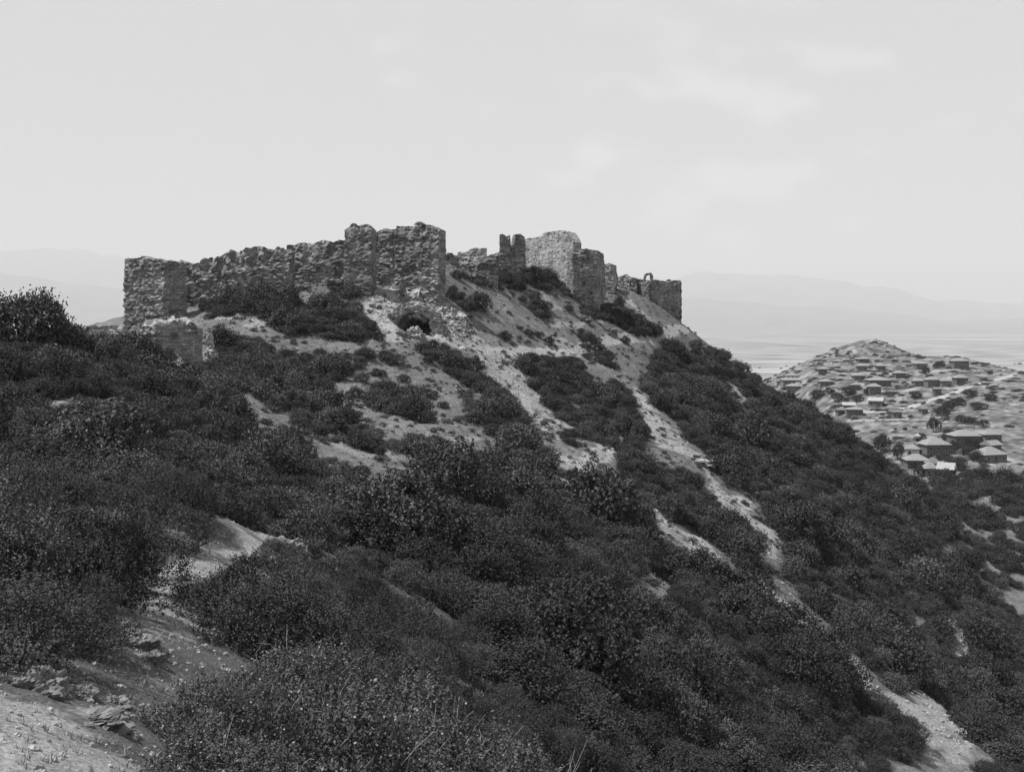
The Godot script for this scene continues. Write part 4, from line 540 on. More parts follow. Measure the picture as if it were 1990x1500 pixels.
# ---------------------------------------------------------------- the land
func spline(x: float, d: float) -> float:
	x *= 0.01
	d *= 0.01
	var r := HILL_PLANE[0] + HILL_PLANE[1] * x + HILL_PLANE[2] * d
	var i := 0
	var n := HILL_X.size()
	while i < n:
		var ax := x - HILL_X[i]
		var ad := d - HILL_D[i]
		var q := ax * ax + ad * ad + 1e-9
		r += HILL_W[i] * 0.5 * q * log(q)
		i += 1
	return r

func raise_land():
	grid_a.resize(AW * AH)
	for j in AH:
		for i in AW:
			var x := AX + 4.0 * i
			var d := AD + 4.0 * j
			var h := spline(x, d)
			var edge := minf(minf(x + 285.0, 525.0 - x), minf(1105.0 - d, 400.0))
			h = lerpf(-89.0, h, smoothstep(0.0, 60.0, edge))
			grid_a[j * AW + i] = maxf(h, -89.0)
	grid_b.resize(BW * BH)
	for j in BH:
		for i in BW:
			grid_b[j * BW + i] = spline(BX + i, BD + j)

func cubic(g: PackedFloat32Array, w: int, fx: float, fy: float) -> float:
	var i := int(fx)
	var j := int(fy)
	var t := fx - i
	var u := fy - j
	var a0 := ((2.0 - t) * t - 1.0) * t * 0.5
	var a1 := ((3.0 * t - 5.0) * t * t + 2.0) * 0.5
	var a2 := ((4.0 - 3.0 * t) * t + 1.0) * t * 0.5
	var a3 := (t - 1.0) * t * t * 0.5
	var b0 := ((2.0 - u) * u - 1.0) * u * 0.5
	var b1 := ((3.0 * u - 5.0) * u * u + 2.0) * 0.5
	var b2 := ((4.0 - 3.0 * u) * u + 1.0) * u * 0.5
	var b3 := (u - 1.0) * u * u * 0.5
	var k := (j - 1) * w + i
	var r := b0 * (a0 * g[k - 1] + a1 * g[k] + a2 * g[k + 1] + a3 * g[k + 2])
	k += w
	r += b1 * (a0 * g[k - 1] + a1 * g[k] + a2 * g[k + 1] + a3 * g[k + 2])
	k += w
	r += b2 * (a0 * g[k - 1] + a1 * g[k] + a2 * g[k + 1] + a3 * g[k + 2])
	k += w
	r += b3 * (a0 * g[k - 1] + a1 * g[k] + a2 * g[k + 1] + a3 * g[k + 2])
	return r

func bare(x: float, d: float) -> float:
	var near := minf(minf(x - (BX + 4.0), BX + BW - 5.0 - x), minf(d - (BD + 4.0), BD + BH - 5.0 - d)) / 10.0
	if near >= 1.0:
		return cubic(grid_b, BW, x - BX, d - BD)
	var a := cubic(grid_a, AW, clampf((x - AX) * 0.25, 1.0, AW - 3.0), clampf((d - AD) * 0.25, 1.0, AH - 3.0))
	if near <= 0.0:
		return a
	return lerpf(a, cubic(grid_b, BW, x - BX, d - BD), near)

func ground(x: float, z: float) -> float:
	# the land with its lumps, gullies and sheep steps
	var d := -z
	var h := bare(x, d)
	if h < -88.5:
		return h
	var px := (x - HOLLOW[0]) / HOLLOW[2]
	var pd := (d - HOLLOW[1]) / HOLLOW[3]
	var hollow := px * px + pd * pd
	if hollow < 1.0:
		h -= HOLLOW[4] * smoothstep(1.0, 0.45, hollow)
	var far := clampf(d / 60.0, 0.22, 1.0)
	var r := n_rough.get_noise_2d(x, d)
	var w := n_warp.get_noise_2d(x, d)
	h += r * 0.55 * far + w * 0.16 * (0.4 + 0.6 * far) + 0.11 * far * n_warp.get_noise_2d(x * 4.0, d * 4.0)
	if d > 60.0 and d < 330.0:
		var q := h * 1.15 + w * 0.9 + r * 1.5
		var f: float = q - floor(q)
		h += 0.17 * (smoothstep(0.0, 1.0, f) - f) * 2.0
	return h

func at(x: float, d: float, sink := 0.0) -> Vector3:
	return Vector3(x, ground(x, -d) - sink, -d)

class Patch:
	var ring: PackedVector2Array
	var lo: Vector2
	var hi: Vector2
	var tone: float
	var width: float
	func _init(flat: Array, t: float, w := 0.0):
		for i in range(0, flat.size(), 2):
			ring.append(Vector2(flat[i], flat[i + 1]))
		lo = ring[0]
		hi = ring[0]
		for p in ring:
			lo = lo.min(p)
			hi = hi.max(p)
		lo -= Vector2.ONE * (w + 1.0)
		hi += Vector2.ONE * (w + 1.0)
		tone = t
		width = w
	func holds(p: Vector2) -> bool:
		if p.x < lo.x or p.x > hi.x or p.y < lo.y or p.y > hi.y:
			return false
		return Geometry2D.is_point_in_polygon(p, ring)
	func beside(p: Vector2) -> float:
		if p.x < lo.x or p.x > hi.x or p.y < lo.y or p.y > hi.y:
			return 99.0
		var best := 99.0
		for i in ring.size() - 1:
			best = minf(best, p.distance_to(Geometry2D.get_closest_point_to_segment(p, ring[i], ring[i + 1])))
		return best

var scree: Array[Patch] = []
var paths: Array[Patch] = []

func tone_at(x: float, d: float) -> float:
	var t := n_tone.get_noise_2d(x, d)
	var f := n_warp.get_noise_2d(x * 3.0, d * 3.0)
	var base := 0.15
	if d > 370.0:
		base = 0.175 + 0.08 * n_tone.get_noise_2d(x * 0.9 + 50.0, d * 0.5) + 0.08 * f
	elif d < 60.0:
		base = 0.1
	base *= 1.0 + 0.45 * t + 0.4 * f + 0.35 * n_stone.get_noise_2d(x * 1.7, d * 1.7)
	if d > 240.0 and x > 95.0:
		base *= 1.0 + 0.9 * n_tone.get_noise_2d(x * 2.0, d * 1.2)
	var p := Vector2(x + 0.9 * n_warp.get_noise_2d(x + 300.0, d), d + 1.6 * n_warp.get_noise_2d(x, d + 300.0))
	for s in scree:
		if s.holds(p) and (s.width > 0.5 or n_tone.get_noise_2d(x * 5.0 + 9.0, d * 5.0) > -0.3):
			base = s.tone * 1.3 * (1.0 + 0.25 * f + 0.2 * t)
	var pp := Vector2(x + 0.25 * f, d + 0.35 * f)
	for s in paths:
		var q := s.beside(pp)
		if q < s.width * 0.5:
			base = s.tone * 1.35 * (1.0 + 0.12 * f)
	return maxf(base, 0.03)

func steps(cuts: Array) -> PackedFloat32Array:
	# cuts: [start, step], [start, step] ... [end]
	var r := PackedFloat32Array()
	for i in cuts.size() - 1:
		var a: float = cuts[i][0]
		var b: float = cuts[i + 1][0]
		var n := maxi(1, roundi((b - a) / cuts[i][1]))
		for k in n:
			r.append(a + (b - a) * k / n)
	r.append(cuts[-1][0])
	return r

func land_mesh(xs: PackedFloat32Array, ds: PackedFloat32Array) -> ArrayMesh:
	var w := xs.size()
	var h := ds.size()
	var v := PackedVector3Array()
	var nn := PackedVector3Array()
	var cc := PackedColorArray()
	var ix := PackedInt32Array()
	v.resize(w * h)
	nn.resize(w * h)
	cc.resize(w * h)
	for j in h:
		for i in w:
			v[j * w + i] = Vector3(xs[i], ground(xs[i], -ds[j]), -ds[j])
			var t := tone_at(xs[i], ds[j])
			cc[j * w + i] = Color(t, t, t)
	for j in h:
		for i in w:
			var a := v[j * w + maxi(i - 1, 0)]
			var b := v[j * w + mini(i + 1, w - 1)]
			var c := v[maxi(j - 1, 0) * w + i]
			var e := v[mini(j + 1, h - 1) * w + i]
			nn[j * w + i] = (b - a).cross(e - c).normalized()
	ix.resize((w - 1) * (h - 1) * 6)
	var k := 0
	for j in h - 1:
		for i in w - 1:
			var a := j * w + i
			ix[k] = a
			ix[k + 1] = a + w
			ix[k + 2] = a + w + 1
			ix[k + 3] = a
			ix[k + 4] = a + w + 1
			ix[k + 5] = a + 1
			k += 6
	var arr := []
	arr.resize(Mesh.ARRAY_MAX)
	arr[Mesh.ARRAY_VERTEX] = v
	arr[Mesh.ARRAY_NORMAL] = nn
	arr[Mesh.ARRAY_COLOR] = cc
	arr[Mesh.ARRAY_INDEX] = ix
	var m := ArrayMesh.new()
	m.add_surface_from_arrays(Mesh.PRIMITIVE_TRIANGLES, arr)
	return m

func solid(called: String, mesh: Mesh, m: Material, parent: Node = self) -> MeshInstance3D:
	var o := MeshInstance3D.new()
	o.name = called
	o.mesh = mesh
	o.material_override = m
	parent.add_child(o, true)
	return o

func structure(called: String, mesh: Mesh, m: Material) -> MeshInstance3D:
	var o := solid(called, mesh, m)
	o.set_meta("kind", "structure")
	return o

func numbered(called: String) -> String:
	if not has_node(called):
		return called
	var k := 1
	while has_node("%s_%03d" % [called, k]):
		k += 1
	return "%s_%03d" % [called, k]

func thing(called: String, label: String, category: String, where: Vector3, turn := 0.0, group := "") -> Node3D:
	var o := Node3D.new()
	o.name = numbered(called)
	add_child(o)
	o.position = where
	o.rotation.y = turn
	tag(o, label, category, group)
	return o

func tag(o: Node, label: String, category: String, group := ""):
	o.set_meta("label", label)
	o.set_meta("category", category)
	o.set_meta("kind", "thing")
	if group != "":
		o.set_meta("group", group)

func build_land():
	for s in SCREE:
		scree.append(Patch.new(s[2], s[1]))
	for s in PATHS:
		paths.append(Patch.new(s[3], s[2], s[1]))
	structure("near_hillside", land_mesh(steps([[-280.0, 14.0], [-70.0, 1.2], [-30.0, 0.4], [-12.0, 0.2], [12.0, 0.4], [30.0, 1.2], [70.0, 14.0], [520.0]]),
		steps([[-20.0, 1.0], [4.0, 0.16], [20.0, 0.3], [50.0]])), mats.near_soil)
	structure("fortress_hillside", land_mesh(steps([[-280.0, 5.0], [-110.0, 0.6], [140.0, 2.2], [330.0, 6.0], [520.0]]),
		steps([[49.4, 0.45], [110.0, 0.6], [330.0]])), mats.soil)
	structure("village_hillside", land_mesh(steps([[-280.0, 9.0], [60.0, 2.4], [420.0, 9.0], [520.0]]),
		steps([[329.0, 1.6], [460.0, 2.2], [900.0, 8.0], [1100.0]])), mats.soil)

func sheet(xs: PackedFloat32Array, ds: PackedFloat32Array, high: Callable, tone: Callable) -> ArrayMesh:
	var s := SurfaceTool.new()
	s.begin(Mesh.PRIMITIVE_TRIANGLES)
	s.set_smooth_group(0)
	for j in ds.size():
		for i in xs.size():
			var t: float = tone.call(xs[i], ds[j])
			s.set_color(Color(t, t, t))
			s.add_vertex(Vector3(xs[i], high.call(xs[i], ds[j]), -ds[j]))
	var w := xs.size()
	for j in ds.size() - 1:
		for i in w - 1:
			var a := j * w + i
			for q in [a, a + w, a + w + 1, a, a + w + 1, a + 1]:
				s.add_index(q)
	s.generate_normals()
	return s.commit()

func ridge(x: float, d: float) -> float:
	# two ranges far across the plain; heights by bearing, broken by spurs
	var u := x / d
	var far_top := 0.0
	var near_top := 0.0
	for i in RIDGE_U.size() - 1:
		if u >= RIDGE_U[i] and u <= RIDGE_U[i + 1]:
			var t := smoothstep(RIDGE_U[i], RIDGE_U[i + 1], u)
			far_top = lerpf(RIDGE_FAR[i], RIDGE_FAR[i + 1], t)
			near_top = lerpf(RIDGE_NEAR[i], RIDGE_NEAR[i + 1], t)
	var sp := n_big.get_noise_2d(x * 0.0012, d * 0.0012) + 0.6 * n_rough.get_noise_2d(x * 0.005, d * 0.005)
	var a := (far_top + 89.0) * clampf(1.0 - absf(d - 45000.0) / 11000.0, 0.0, 1.0)
	var b := (near_top + 89.0) * clampf(1.0 - absf(d - 31000.0) / 9000.0, 0.0, 1.0)
	var m := maxf(a, b)
	return -90.0 + m * (1.0 + 0.12 * sp * clampf(m / 800.0, 0.0, 1.0))

func build_far_land():
	var tp := func(x: float, d: float) -> float: return 0.2 + 0.1 * n_tone.get_noise_2d(x * 0.09, d * 0.06) + 0.1 * n_warp.get_noise_2d(x * 0.03, d * 0.015)
	structure("plain", sheet(steps([[-40000.0, 3000.0], [-2500.0, 100.0], [3500.0, 3000.0], [40000.0]]), steps([[-3000.0, 500.0], [1000.0, 60.0], [5500.0, 1500.0], [56000.0]]), func(_x, _d): return -89.4, tp), mats.far_land)
	structure("mountains", sheet(steps([[-36000.0, 450.0], [36000.0]]), steps([[21500.0, 650.0], [52000.0]]), ridge, func(x, d): return 0.15 + 0.05 * n_tone.get_noise_2d(x * 0.03, d * 0.03)), mats.far_land)
	# the pale river bed seen past the foot of the hill
	var r := func(x: float, d: float) -> float: return -89.0 + 0.0 * x * d
	var s := SurfaceTool.new()
	s.begin(Mesh.PRIMITIVE_TRIANGLES)
	for i in 30:
		var x0 := 100.0 + 40.0 * i
		var x1 := x0 + 40.0
		var c0 := 2150.0 + 120.0 * sin(x0 * 0.004)
		var c1 := 2150.0 + 120.0 * sin(x1 * 0.004)
		var w0 := 70.0 + 30.0 * sin(x0 * 0.021)
		var w1 := 70.0 + 30.0 * sin(x1 * 0.021)
		for p in [[x0, c0 - w0], [x0, c0 + w0], [x1, c1 + w1], [x0, c0 - w0], [x1, c1 + w1], [x1, c1 - w1]]:
			s.add_vertex(Vector3(p[0], r.call(p[0], p[1]), -p[1]))
	s.generate_normals()
	structure("river_bed", s.commit(), mats.sand)

# ---------------------------------------------------------------- masonry
func crumble(p: Vector3, inward: Vector3, amp: float, spall: float) -> Vector3:
	# every stone sits a little in or out of true, and patches of facing have fallen off
	var q := Vector3(p.x * 1.25, p.y * 2.7, p.z * 1.25)
	var a := n_block.get_noise_3dv(q)
	var b := n_block.get_noise_3dv(q + Vector3(40, 7.3, 3))
	var c := n_big.get_noise_3dv(p * 0.9)
	var lost := smoothstep(0.02, 0.16, n_big.get_noise_3dv(p * Vector3(0.8, 1.5, 0.8) + Vector3(0, 90, 50)) + 0.3 * a)
	return p + Vector3(a + c * 0.5, b * 0.45, b + c * 0.4) * amp + inward * lost * spall

func quads(s: SurfaceTool, rows: Array, core: Array, amp: float, spall: float):
	# rows of points, each row round its own core point; flat faces so that each stone catches its own light
	var last := PackedVector3Array()
	for j in rows.size():
		var cur := PackedVector3Array()
		for p in rows[j]:
			var c: Vector3 = core[j]
			var n := Vector3(c.x - p.x, 0, c.z - p.z)
			cur.append(crumble(p, n.normalized() * minf(1.0, n.length()), amp, spall))
		if last.size() > 0:
			for i in cur.size() - 1:
				var m := last[i] * 0.9
				var t := 0.82 + 0.5 * n_big.get_noise_3dv(m * 0.7) + 0.28 * n_block.get_noise_3dv(m * 1.1)
				s.set_color(Color(t, t, t))
				for p in [last[i], cur[i], cur[i + 1], last[i], cur[i + 1], last[i + 1]]:
					s.add_vertex(p)
		last = cur

func worn(c: Array, t: float, share: float, lean: float) -> float:
	# how far the upper face has crumbled back, as a share of the wall's thickness
	return clampf(share * clampf((t - 0.62) / 0.38, 0.0, 1.0) * (0.75 + 1.3 * n_big.get_noise_2d(c[0].x * 1.5 + c[0].z, t * 6.0)) + lean * t * (1.0 + 0.5 * n_big.get_noise_2d(c[0].x * 2.5, t * 5.0)), 0.0, 0.85)

func masonry(front: Array, thick: float, amp := 0.34, cell := 0.36, sink := 1.5, jag := 0.5, foot := [], erode := 0.0, spall := 0.35, lean := 0.0) -> ArrayMesh:
	# front: [x, d, top] ... left to right as the face is seen; the wall stands behind that line
	var st := []
	for i in front.size() - 1:
		var a := Vector3(front[i][0], front[i][2], -front[i][1])
		var b := Vector3(front[i + 1][0], front[i + 1][2], -front[i + 1][1])
		var n := maxi(1, roundi(Vector2(b.x - a.x, b.z - a.z).length() / cell))
		for k in n + (1 if i == front.size() - 2 else 0):
			st.append(a.lerp(b, float(k) / n))
	var cols := []
	var tall := 0.0
	for i in st.size():
		var p: Vector3 = st[i]
		var t: Vector3 = (st[mini(i + 2, st.size() - 1)] - st[maxi(i - 2, 0)])
		t.y = 0
		t = t.normalized()
		var back := Vector3.UP.cross(t)
		var q := p + back * thick
		var j := jag * (0.35 * n_stone.get_noise_2d(p.x * 0.9 + p.z * 0.5, p.y * 0.1) + 1.3 * n_big.get_noise_2d(p.x * 0.8 + p.z * 0.6, 5.0))
		var y1 := p.y + j
		var y0 := minf(ground(p.x, p.z), ground(q.x, q.z)) - sink
		if foot.size() > 0:
			y0 = lerpf(foot[0], foot[1], float(i) / maxf(st.size() - 1, 1))
		cols.append([p, q, y0, y1, y1 - 0.25 + 0.5 * n_big.get_noise_2d(q.x, q.z)])
		tall = maxf(tall, y1 - y0)
	var rows := maxi(3, ceili(tall / cell))
	var across := maxi(2, ceili(thick / cell / 1.6))
	var s := SurfaceTool.new()
	s.begin(Mesh.PRIMITIVE_TRIANGLES)
	s.set_smooth_group(-1)
	var rings := []
	var cores := []
	for c in cols:
		cores.append((c[0] + c[1]) * 0.5)
		var r := []
		for k in rows + 1:
			var t := float(k) / rows
			var b: Vector3 = (c[1] - c[0]) * worn(c, t, erode / thick, lean)
			r.append(Vector3(c[0].x + b.x, lerpf(c[2], c[3], t), c[0].z + b.z))
		for k in range(1, across):
			var f := lerpf(worn(c, 1.0, erode / thick, lean), 1.0, float(k) / across)
			r.append(Vector3(lerpf(c[0].x, c[1].x, f), lerpf(c[3], c[4], f) + 0.3 * n_stone.get_noise_2d(c[0].x * 2.0 + f * 9.0, c[0].z), lerpf(c[0].z, c[1].z, f)))
		for k in rows + 1:
			r.append(Vector3(c[1].x, lerpf(c[4], c[2], float(k) / rows), c[1].z))
		rings.append(r)
	quads(s, rings, cores, amp, spall)
	for e in [0, cols.size() - 1]:
		var c = cols[e]
		var cap := []
		var mid := []
		for k in rows + 1:
			var r := []
			for m in across + 1:
				var f := lerpf(worn(c, float(k) / rows, erode / thick, lean), 1.0, float(m) / across)
				r.append(Vector3(lerpf(c[0].x, c[1].x, f), lerpf(c[2], lerpf(c[3], c[4], f), float(k) / rows), lerpf(c[0].z, c[1].z, f)))
			if e == 0:
				r.reverse()
			cap.append(r)
			mid.append(cores[e])
		quads(s, cap, mid, amp, spall)
	s.generate_normals()
	return s.commit()

func vault(path: Array, wide: float, deep: float, amp := 0.3, cell := 0.3) -> ArrayMesh:
	# a rib swept along points in a standing plane that faces the camera
	var pts := []
	for i in path.size() - 1:
		var n := maxi(1, roundi(path[i].distance_to(path[i + 1]) / cell))
		for k in n:
			pts.append(path[i].lerp(path[i + 1], float(k) / n))
	pts.append(path[-1])
	var s := SurfaceTool.new()
	s.begin(Mesh.PRIMITIVE_TRIANGLES)
	s.set_smooth_group(-1)
	var rings := []
	var na := maxi(2, roundi(wide / cell))
	var nb := maxi(2, roundi(deep / cell))
	for i in pts.size():
		var t: Vector3 = (pts[mini(i + 2, pts.size() - 1)] - pts[maxi(i - 2, 0)]).normalized()
		var o := Vector3(0, 0, 1).cross(t).normalized() * wide * 0.5
		var b := Vector3(0, 0, 1) * deep * 0.5
		var r := []
		var cs := [-o + b, o + b, o - b, -o - b, -o + b]
		for e in 4:
			var n := na if e % 2 == 0 else nb
			for k in n:
				r.append(pts[i] + cs[e].lerp(cs[e + 1], float(k) / n))
		r.append(pts[i] + cs[0])
		rings.append(r)
	quads(s, rings, pts, amp, 0.0)
	s.generate_normals()
	return s.commit()

func boulder(sd: int, size: Vector3, n := 9, amp := 0.32) -> ArrayMesh:
	var nz := FastNoiseLite.new()
	nz.seed = sd
	nz.frequency = 0.9
	nz.fractal_octaves = 4
	var s := SurfaceTool.new()
	s.begin(Mesh.PRIMITIVE_TRIANGLES)
	s.set_smooth_group(-1)
	for f in 6:
		var rows := []
		for j in n + 1:
			var r := []
			for i in n + 1:
				var a := 2.0 * i / n - 1.0
				var b := 2.0 * j / n - 1.0
				var p: Vector3 = [Vector3(a, b, 1), Vector3(-a, b, -1), Vector3(1, b, -a), Vector3(-1, b, a), Vector3(a, 1, -b), Vector3(a, -1, b)][f]
				p = p.lerp(p.normalized(), 0.72)
				p *= 1.0 + amp * nz.get_noise_3dv(p) + amp * 0.35 * snappedf(nz.get_noise_3dv(p * 2.3 + Vector3.ONE * 9), 0.35) + amp * 0.3 * nz.get_noise_3dv(p * 5.0)
				r.append(p * size)
			rows.append(r)
		var last := []
		for r in rows:
			if last.size():
				for i in n:
					for p in [last[i], r[i + 1], r[i], last[i], last[i + 1], r[i + 1]]:
						s.add_vertex(p)
			last = r
	s.generate_normals()
	return s.commit()

func build_fortress():
	for w in WALLS:
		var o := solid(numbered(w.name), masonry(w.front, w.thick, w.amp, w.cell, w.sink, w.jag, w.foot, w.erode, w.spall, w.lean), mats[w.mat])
		tag(o, w.label, w.category, w.group)
	for v in VAULTS:
		var pts := []
		for i in range(0, v.path.size(), 3):
			pts.append(Vector3(v.path[i], v.path[i + 1], v.path[i + 2]))
		var o := solid(numbered(v.name), vault(pts, v.wide, v.deep, v.amp, v.cell), mats[v.mat])
		tag(o, v.label, v.category)

# ---------------------------------------------------------------- village
func block(size: Vector3, off: Vector3) -> ArrayMesh:
	var s := SurfaceTool.new()
	s.begin(Mesh.PRIMITIVE_TRIANGLES)
	s.set_smooth_group(-1)
	var h := size * 0.5
	for f in 6:
		var q := []
		for c in [[-1, -1], [-1, 1], [1, 1], [-1, -1], [1, 1], [1, -1]]:
			var a: float = c[0]
			var b: float = c[1]
			q.append([Vector3(a, b, 1), Vector3(-a, b, -1), Vector3(1, b, -a), Vector3(-1, b, a), Vector3(a, 1, -b), Vector3(a, -1, b)][f] * h + off)
		for p in q:
			s.add_vertex(p)
	s.generate_normals()
	return s.commit()

func roof_mesh(w: float, d: float, rise: float, hip: bool, over := 0.7, y := 0.0) -> ArrayMesh:
	var a := w * 0.5 + over
	var b := d * 0.5 + over
	var rg := (maxf(a - b, 0.12) if hip else a)
	var s := SurfaceTool.new()
	s.begin(Mesh.PRIMITIVE_TRIANGLES)
	s.set_smooth_group(-1)
	var th := 0.2
	var e := [Vector3(-a, y, b), Vector3(a, y, b), Vector3(a, y, -b), Vector3(-a, y, -b)]
	var lo := [Vector3(-a, y - th, b), Vector3(a, y - th, b), Vector3(a, y - th, -b), Vector3(-a, y - th, -b)]
	var r0 := Vector3(-rg, y + rise, 0)
	var r1 := Vector3(rg, y + rise, 0)
	var tri := func(p, q, r):
		s.add_vertex(p)
		s.add_vertex(r)
		s.add_vertex(q)
	tri.call(e[0], e[1], r1)
	tri.call(e[0], r1, r0)
	tri.call(e[2], e[3], r0)
	tri.call(e[2], r0, r1)
	tri.call(e[1], e[2], r1)
	tri.call(e[3], e[0], r0)
	for i in 4:
		var j := (i + 1) % 4
		tri.call(lo[i], lo[j], e[j])
		tri.call(lo[i], e[j], e[i])
	tri.call(lo[0], lo[2], lo[1])
	tri.call(lo[0], lo[3], lo[2])
	s.generate_normals()
	return s.commit()

func house(h: Dictionary):
	var w: float = h.w
	var d: float = h.d
	var hh: float = h.h
	var o := thing(h.name, h.label, h.category, at(h.x, h.z), h.turn)
	solid("wall", block(Vector3(w, hh + 2.5, d), Vector3(0, hh * 0.5 - 1.25, 0)), mats[h.wall], o)
	var rf := solid("roof", roof_mesh(w, d, h.rise, h.hip, h.over, hh + 0.22), mats[h.roof], o)
	if h.chimney:
		solid("chimney", block(Vector3(0.7, 1.3, 0.7), Vector3(w * 0.2, hh + h.rise * 0.8 + 0.4, -d * 0.1)), mats.mud_wall, rf)
	var n := maxi(2, int(w / 2.6))
	for k in n:
		var x := -w * 0.5 + w * (k + 0.5) / n
		if h.storeys > 1 or k != n / 2:
			window(o, Vector3(x, hh - 1.35, d * 0.5), 0.0)
		if h.storeys > 1 and k != n / 2:
			window(o, Vector3(x, hh - 4.0, d * 0.5), 0.0)
	var door := solid("door", block(Vector3(1.1, 2.0, 0.1), Vector3(-w * 0.5 + w * (n / 2 + 0.5) / n, 1.0, d * 0.5 + 0.03)), mats.timber, o)
	solid("lintel", block(Vector3(1.4, 0.18, 0.16), Vector3(-w * 0.5 + w * (n / 2 + 0.5) / n, 2.1, d * 0.5 + 0.05)), mats.fence_wood, door)
	for k in maxi(1, int(d / 3.5)):
		var m := maxi(1, int(d / 3.5))
		window(o, Vector3(-w * 0.5, hh - 1.35, -d * 0.5 + d * (k + 0.5) / m), -PI / 2)

func window(o: Node3D, p: Vector3, turn: float):
	var f := solid("window", win_frame, mats.fence_wood, o)
	f.position = p
	f.rotation.y = turn
	var g := solid("pane", win_pane, mats.opening, f)
	g.position = Vector3.ZERO

var win_frame: ArrayMesh
var win_pane: ArrayMesh

func build_village():
	win_frame = block(Vector3(1.0, 1.35, 0.06), Vector3(0, 0, 0.02))
	win_pane = block(Vector3(0.78, 1.12, 0.06), Vector3(0, 0, 0.035))
	for h in HOUSES:
		house(h)
	for f in FENCES:
		var a := at(f.x0, f.d0)
		var b := at(f.x1, f.d1)
		var o := thing(f.name, f.label, f.category, a)
		var n := maxi(2, int(a.distance_to(b) / 2.5))
		if f.name == "field_wall":
			var fr := []
			for k in n + 1:
				var p := a.lerp(b, float(k) / n)
				fr.append([p.x, -p.z, ground(p.x, p.z) + f.h])
			o.position = Vector3.ZERO
			solid("stone_course", masonry(fr, 0.7, 0.1, 0.5, 0.6, 0.25, [], 0.0, 0.0), mats.masonry, o)
		else:
			for k in n + 1:
				var p := a.lerp(b, float(k) / n)
				solid("post", block(Vector3(0.16, f.h + 0.4, 0.16), Vector3(p.x - a.x, ground(p.x, p.z) - a.y + f.h * 0.5 - 0.2, p.z - a.z)), mats.fence_wood, o)
				if k < n:
					var q := a.lerp(b, float(k + 1) / n)
					var yp: float = ground(p.x, p.z) + f.h * 0.85
					var yq: float = ground(q.x, q.z) + f.h * 0.85
					var rail := solid("rail", block(Vector3(p.distance_to(q), 0.14, 0.08), Vector3.ZERO), mats.fence_wood, o)
					var mid := Vector3((p.x + q.x) * 0.5, (yp + yq) * 0.5, (p.z + q.z) * 0.5)
					rail.position = mid - a
					var t := Vector3(q.x - p.x, yq - yp, q.z - p.z).normalized()
					var zz := t.cross(Vector3.UP).normalized()
					rail.basis = Basis(t, zz.cross(t).normalized(), zz)

# ---------------------------------------------------------------- shrubs
func foliage(sd: int, shoots: int, per: int, leaf: float, lobes_n: int, wild := 1.0, flat := 0.95) -> ArrayMesh:
	# a mound of radius about one metre: leafy shoots that start on overlapping lobes
	var r := RandomNumberGenerator.new()
	r.seed = sd
	var lobes := [[Vector3(r.randf_range(-0.1, 0.1), 0.4 * flat, r.randf_range(-0.1, 0.1)), r.randf_range(0.5, 0.62)]]
	for i in lobes_n:
		var a := TAU * (i + r.randf_range(-0.35, 0.35)) / lobes_n
		var q := r.randf_range(0.35, 0.82)
		var s := r.randf_range(0.2, 0.44)
		lobes.append([Vector3(cos(a) * q, r.randf_range(0.22, 0.78 - 0.3 * q) * flat, sin(a) * q), s])
	for i in 3:
		var a := r.randf() * TAU
		lobes.append([Vector3(cos(a) * 0.34, r.randf_range(0.6, 0.95) * flat, sin(a) * 0.34), r.randf_range(0.18, 0.32)])
	var total := 0.0
	for l in lobes:
		total += l[1] * l[1]
	var v := PackedVector3Array()
	var nn := PackedVector3Array()
	var cc := PackedColorArray()
	var ix := PackedInt32Array()
	var made := 0
	var tries := 0
	while made < shoots and tries < shoots * 8:
		tries += 1
		var pick := r.randf() * total
		var l = lobes[0]
		for q in lobes:
			pick -= q[1] * q[1]
			if pick <= 0.0:
				l = q
				break
		var dir := Vector3(r.randfn(), r.randfn() + 0.35, r.randfn()).normalized()
		var p: Vector3 = l[0] + dir * l[1] * r.randf_range(0.78, 1.0)
		if p.y < 0.02:
			continue
		var buried := false
		for q in lobes:
			if q != l and p.distance_to(q[0]) < q[1] * 0.72:
				buried = true
				break
		if buried:
			continue
		made += 1
		var grow := (dir * 0.9 + Vector3(r.randf_range(-0.5, 0.5), r.randf_range(0.1, 0.9), r.randf_range(-0.5, 0.5))).normalized()
		var reach := leaf * per * r.randf_range(0.28, 0.5) * wild
		if r.randf() < 0.08 * wild:
			reach *= 1.8
		var sd_tone := r.randf_range(0.68, 1.3)
		for k in per:
			var f := (k + r.randf()) / per
			var c := p + grow * reach * f
			var out := (dir * 0.5 + Vector3(r.randfn(), r.randfn(), r.randfn()) * 0.6 + Vector3.UP * 0.35).normalized()
			var axis := (grow * 0.5 + Vector3(r.randfn(), r.randfn(), r.randfn()) * 0.7).normalized()
			axis = (axis - out * axis.dot(out))
			if axis.length() < 0.05:
				continue
			axis = axis.normalized()
			var side := out.cross(axis) * leaf * r.randf_range(0.26, 0.36)
			var ln := leaf * r.randf_range(0.75, 1.2)
			var b := v.size()
			v.append(c)
			v.append(c + axis * ln * 0.45 + side)
			v.append(c + axis * ln)
			v.append(c + axis * ln * 0.45 - side)
			var t := sd_tone * r.randf_range(0.88, 1.14)
			for m in 4:
				nn.append(out)
				cc.append(Color(t, t, t))
			for m in [0, 1, 2, 0, 2, 3]:
				ix.append(b + m)
	var arr := []
	arr.resize(Mesh.ARRAY_MAX)
	arr[Mesh.ARRAY_VERTEX] = v
	arr[Mesh.ARRAY_NORMAL] = nn
	arr[Mesh.ARRAY_COLOR] = cc
	arr[Mesh.ARRAY_INDEX] = ix
	var m := ArrayMesh.new()
	m.add_surface_from_arrays(Mesh.PRIMITIVE_TRIANGLES, arr)
	return m

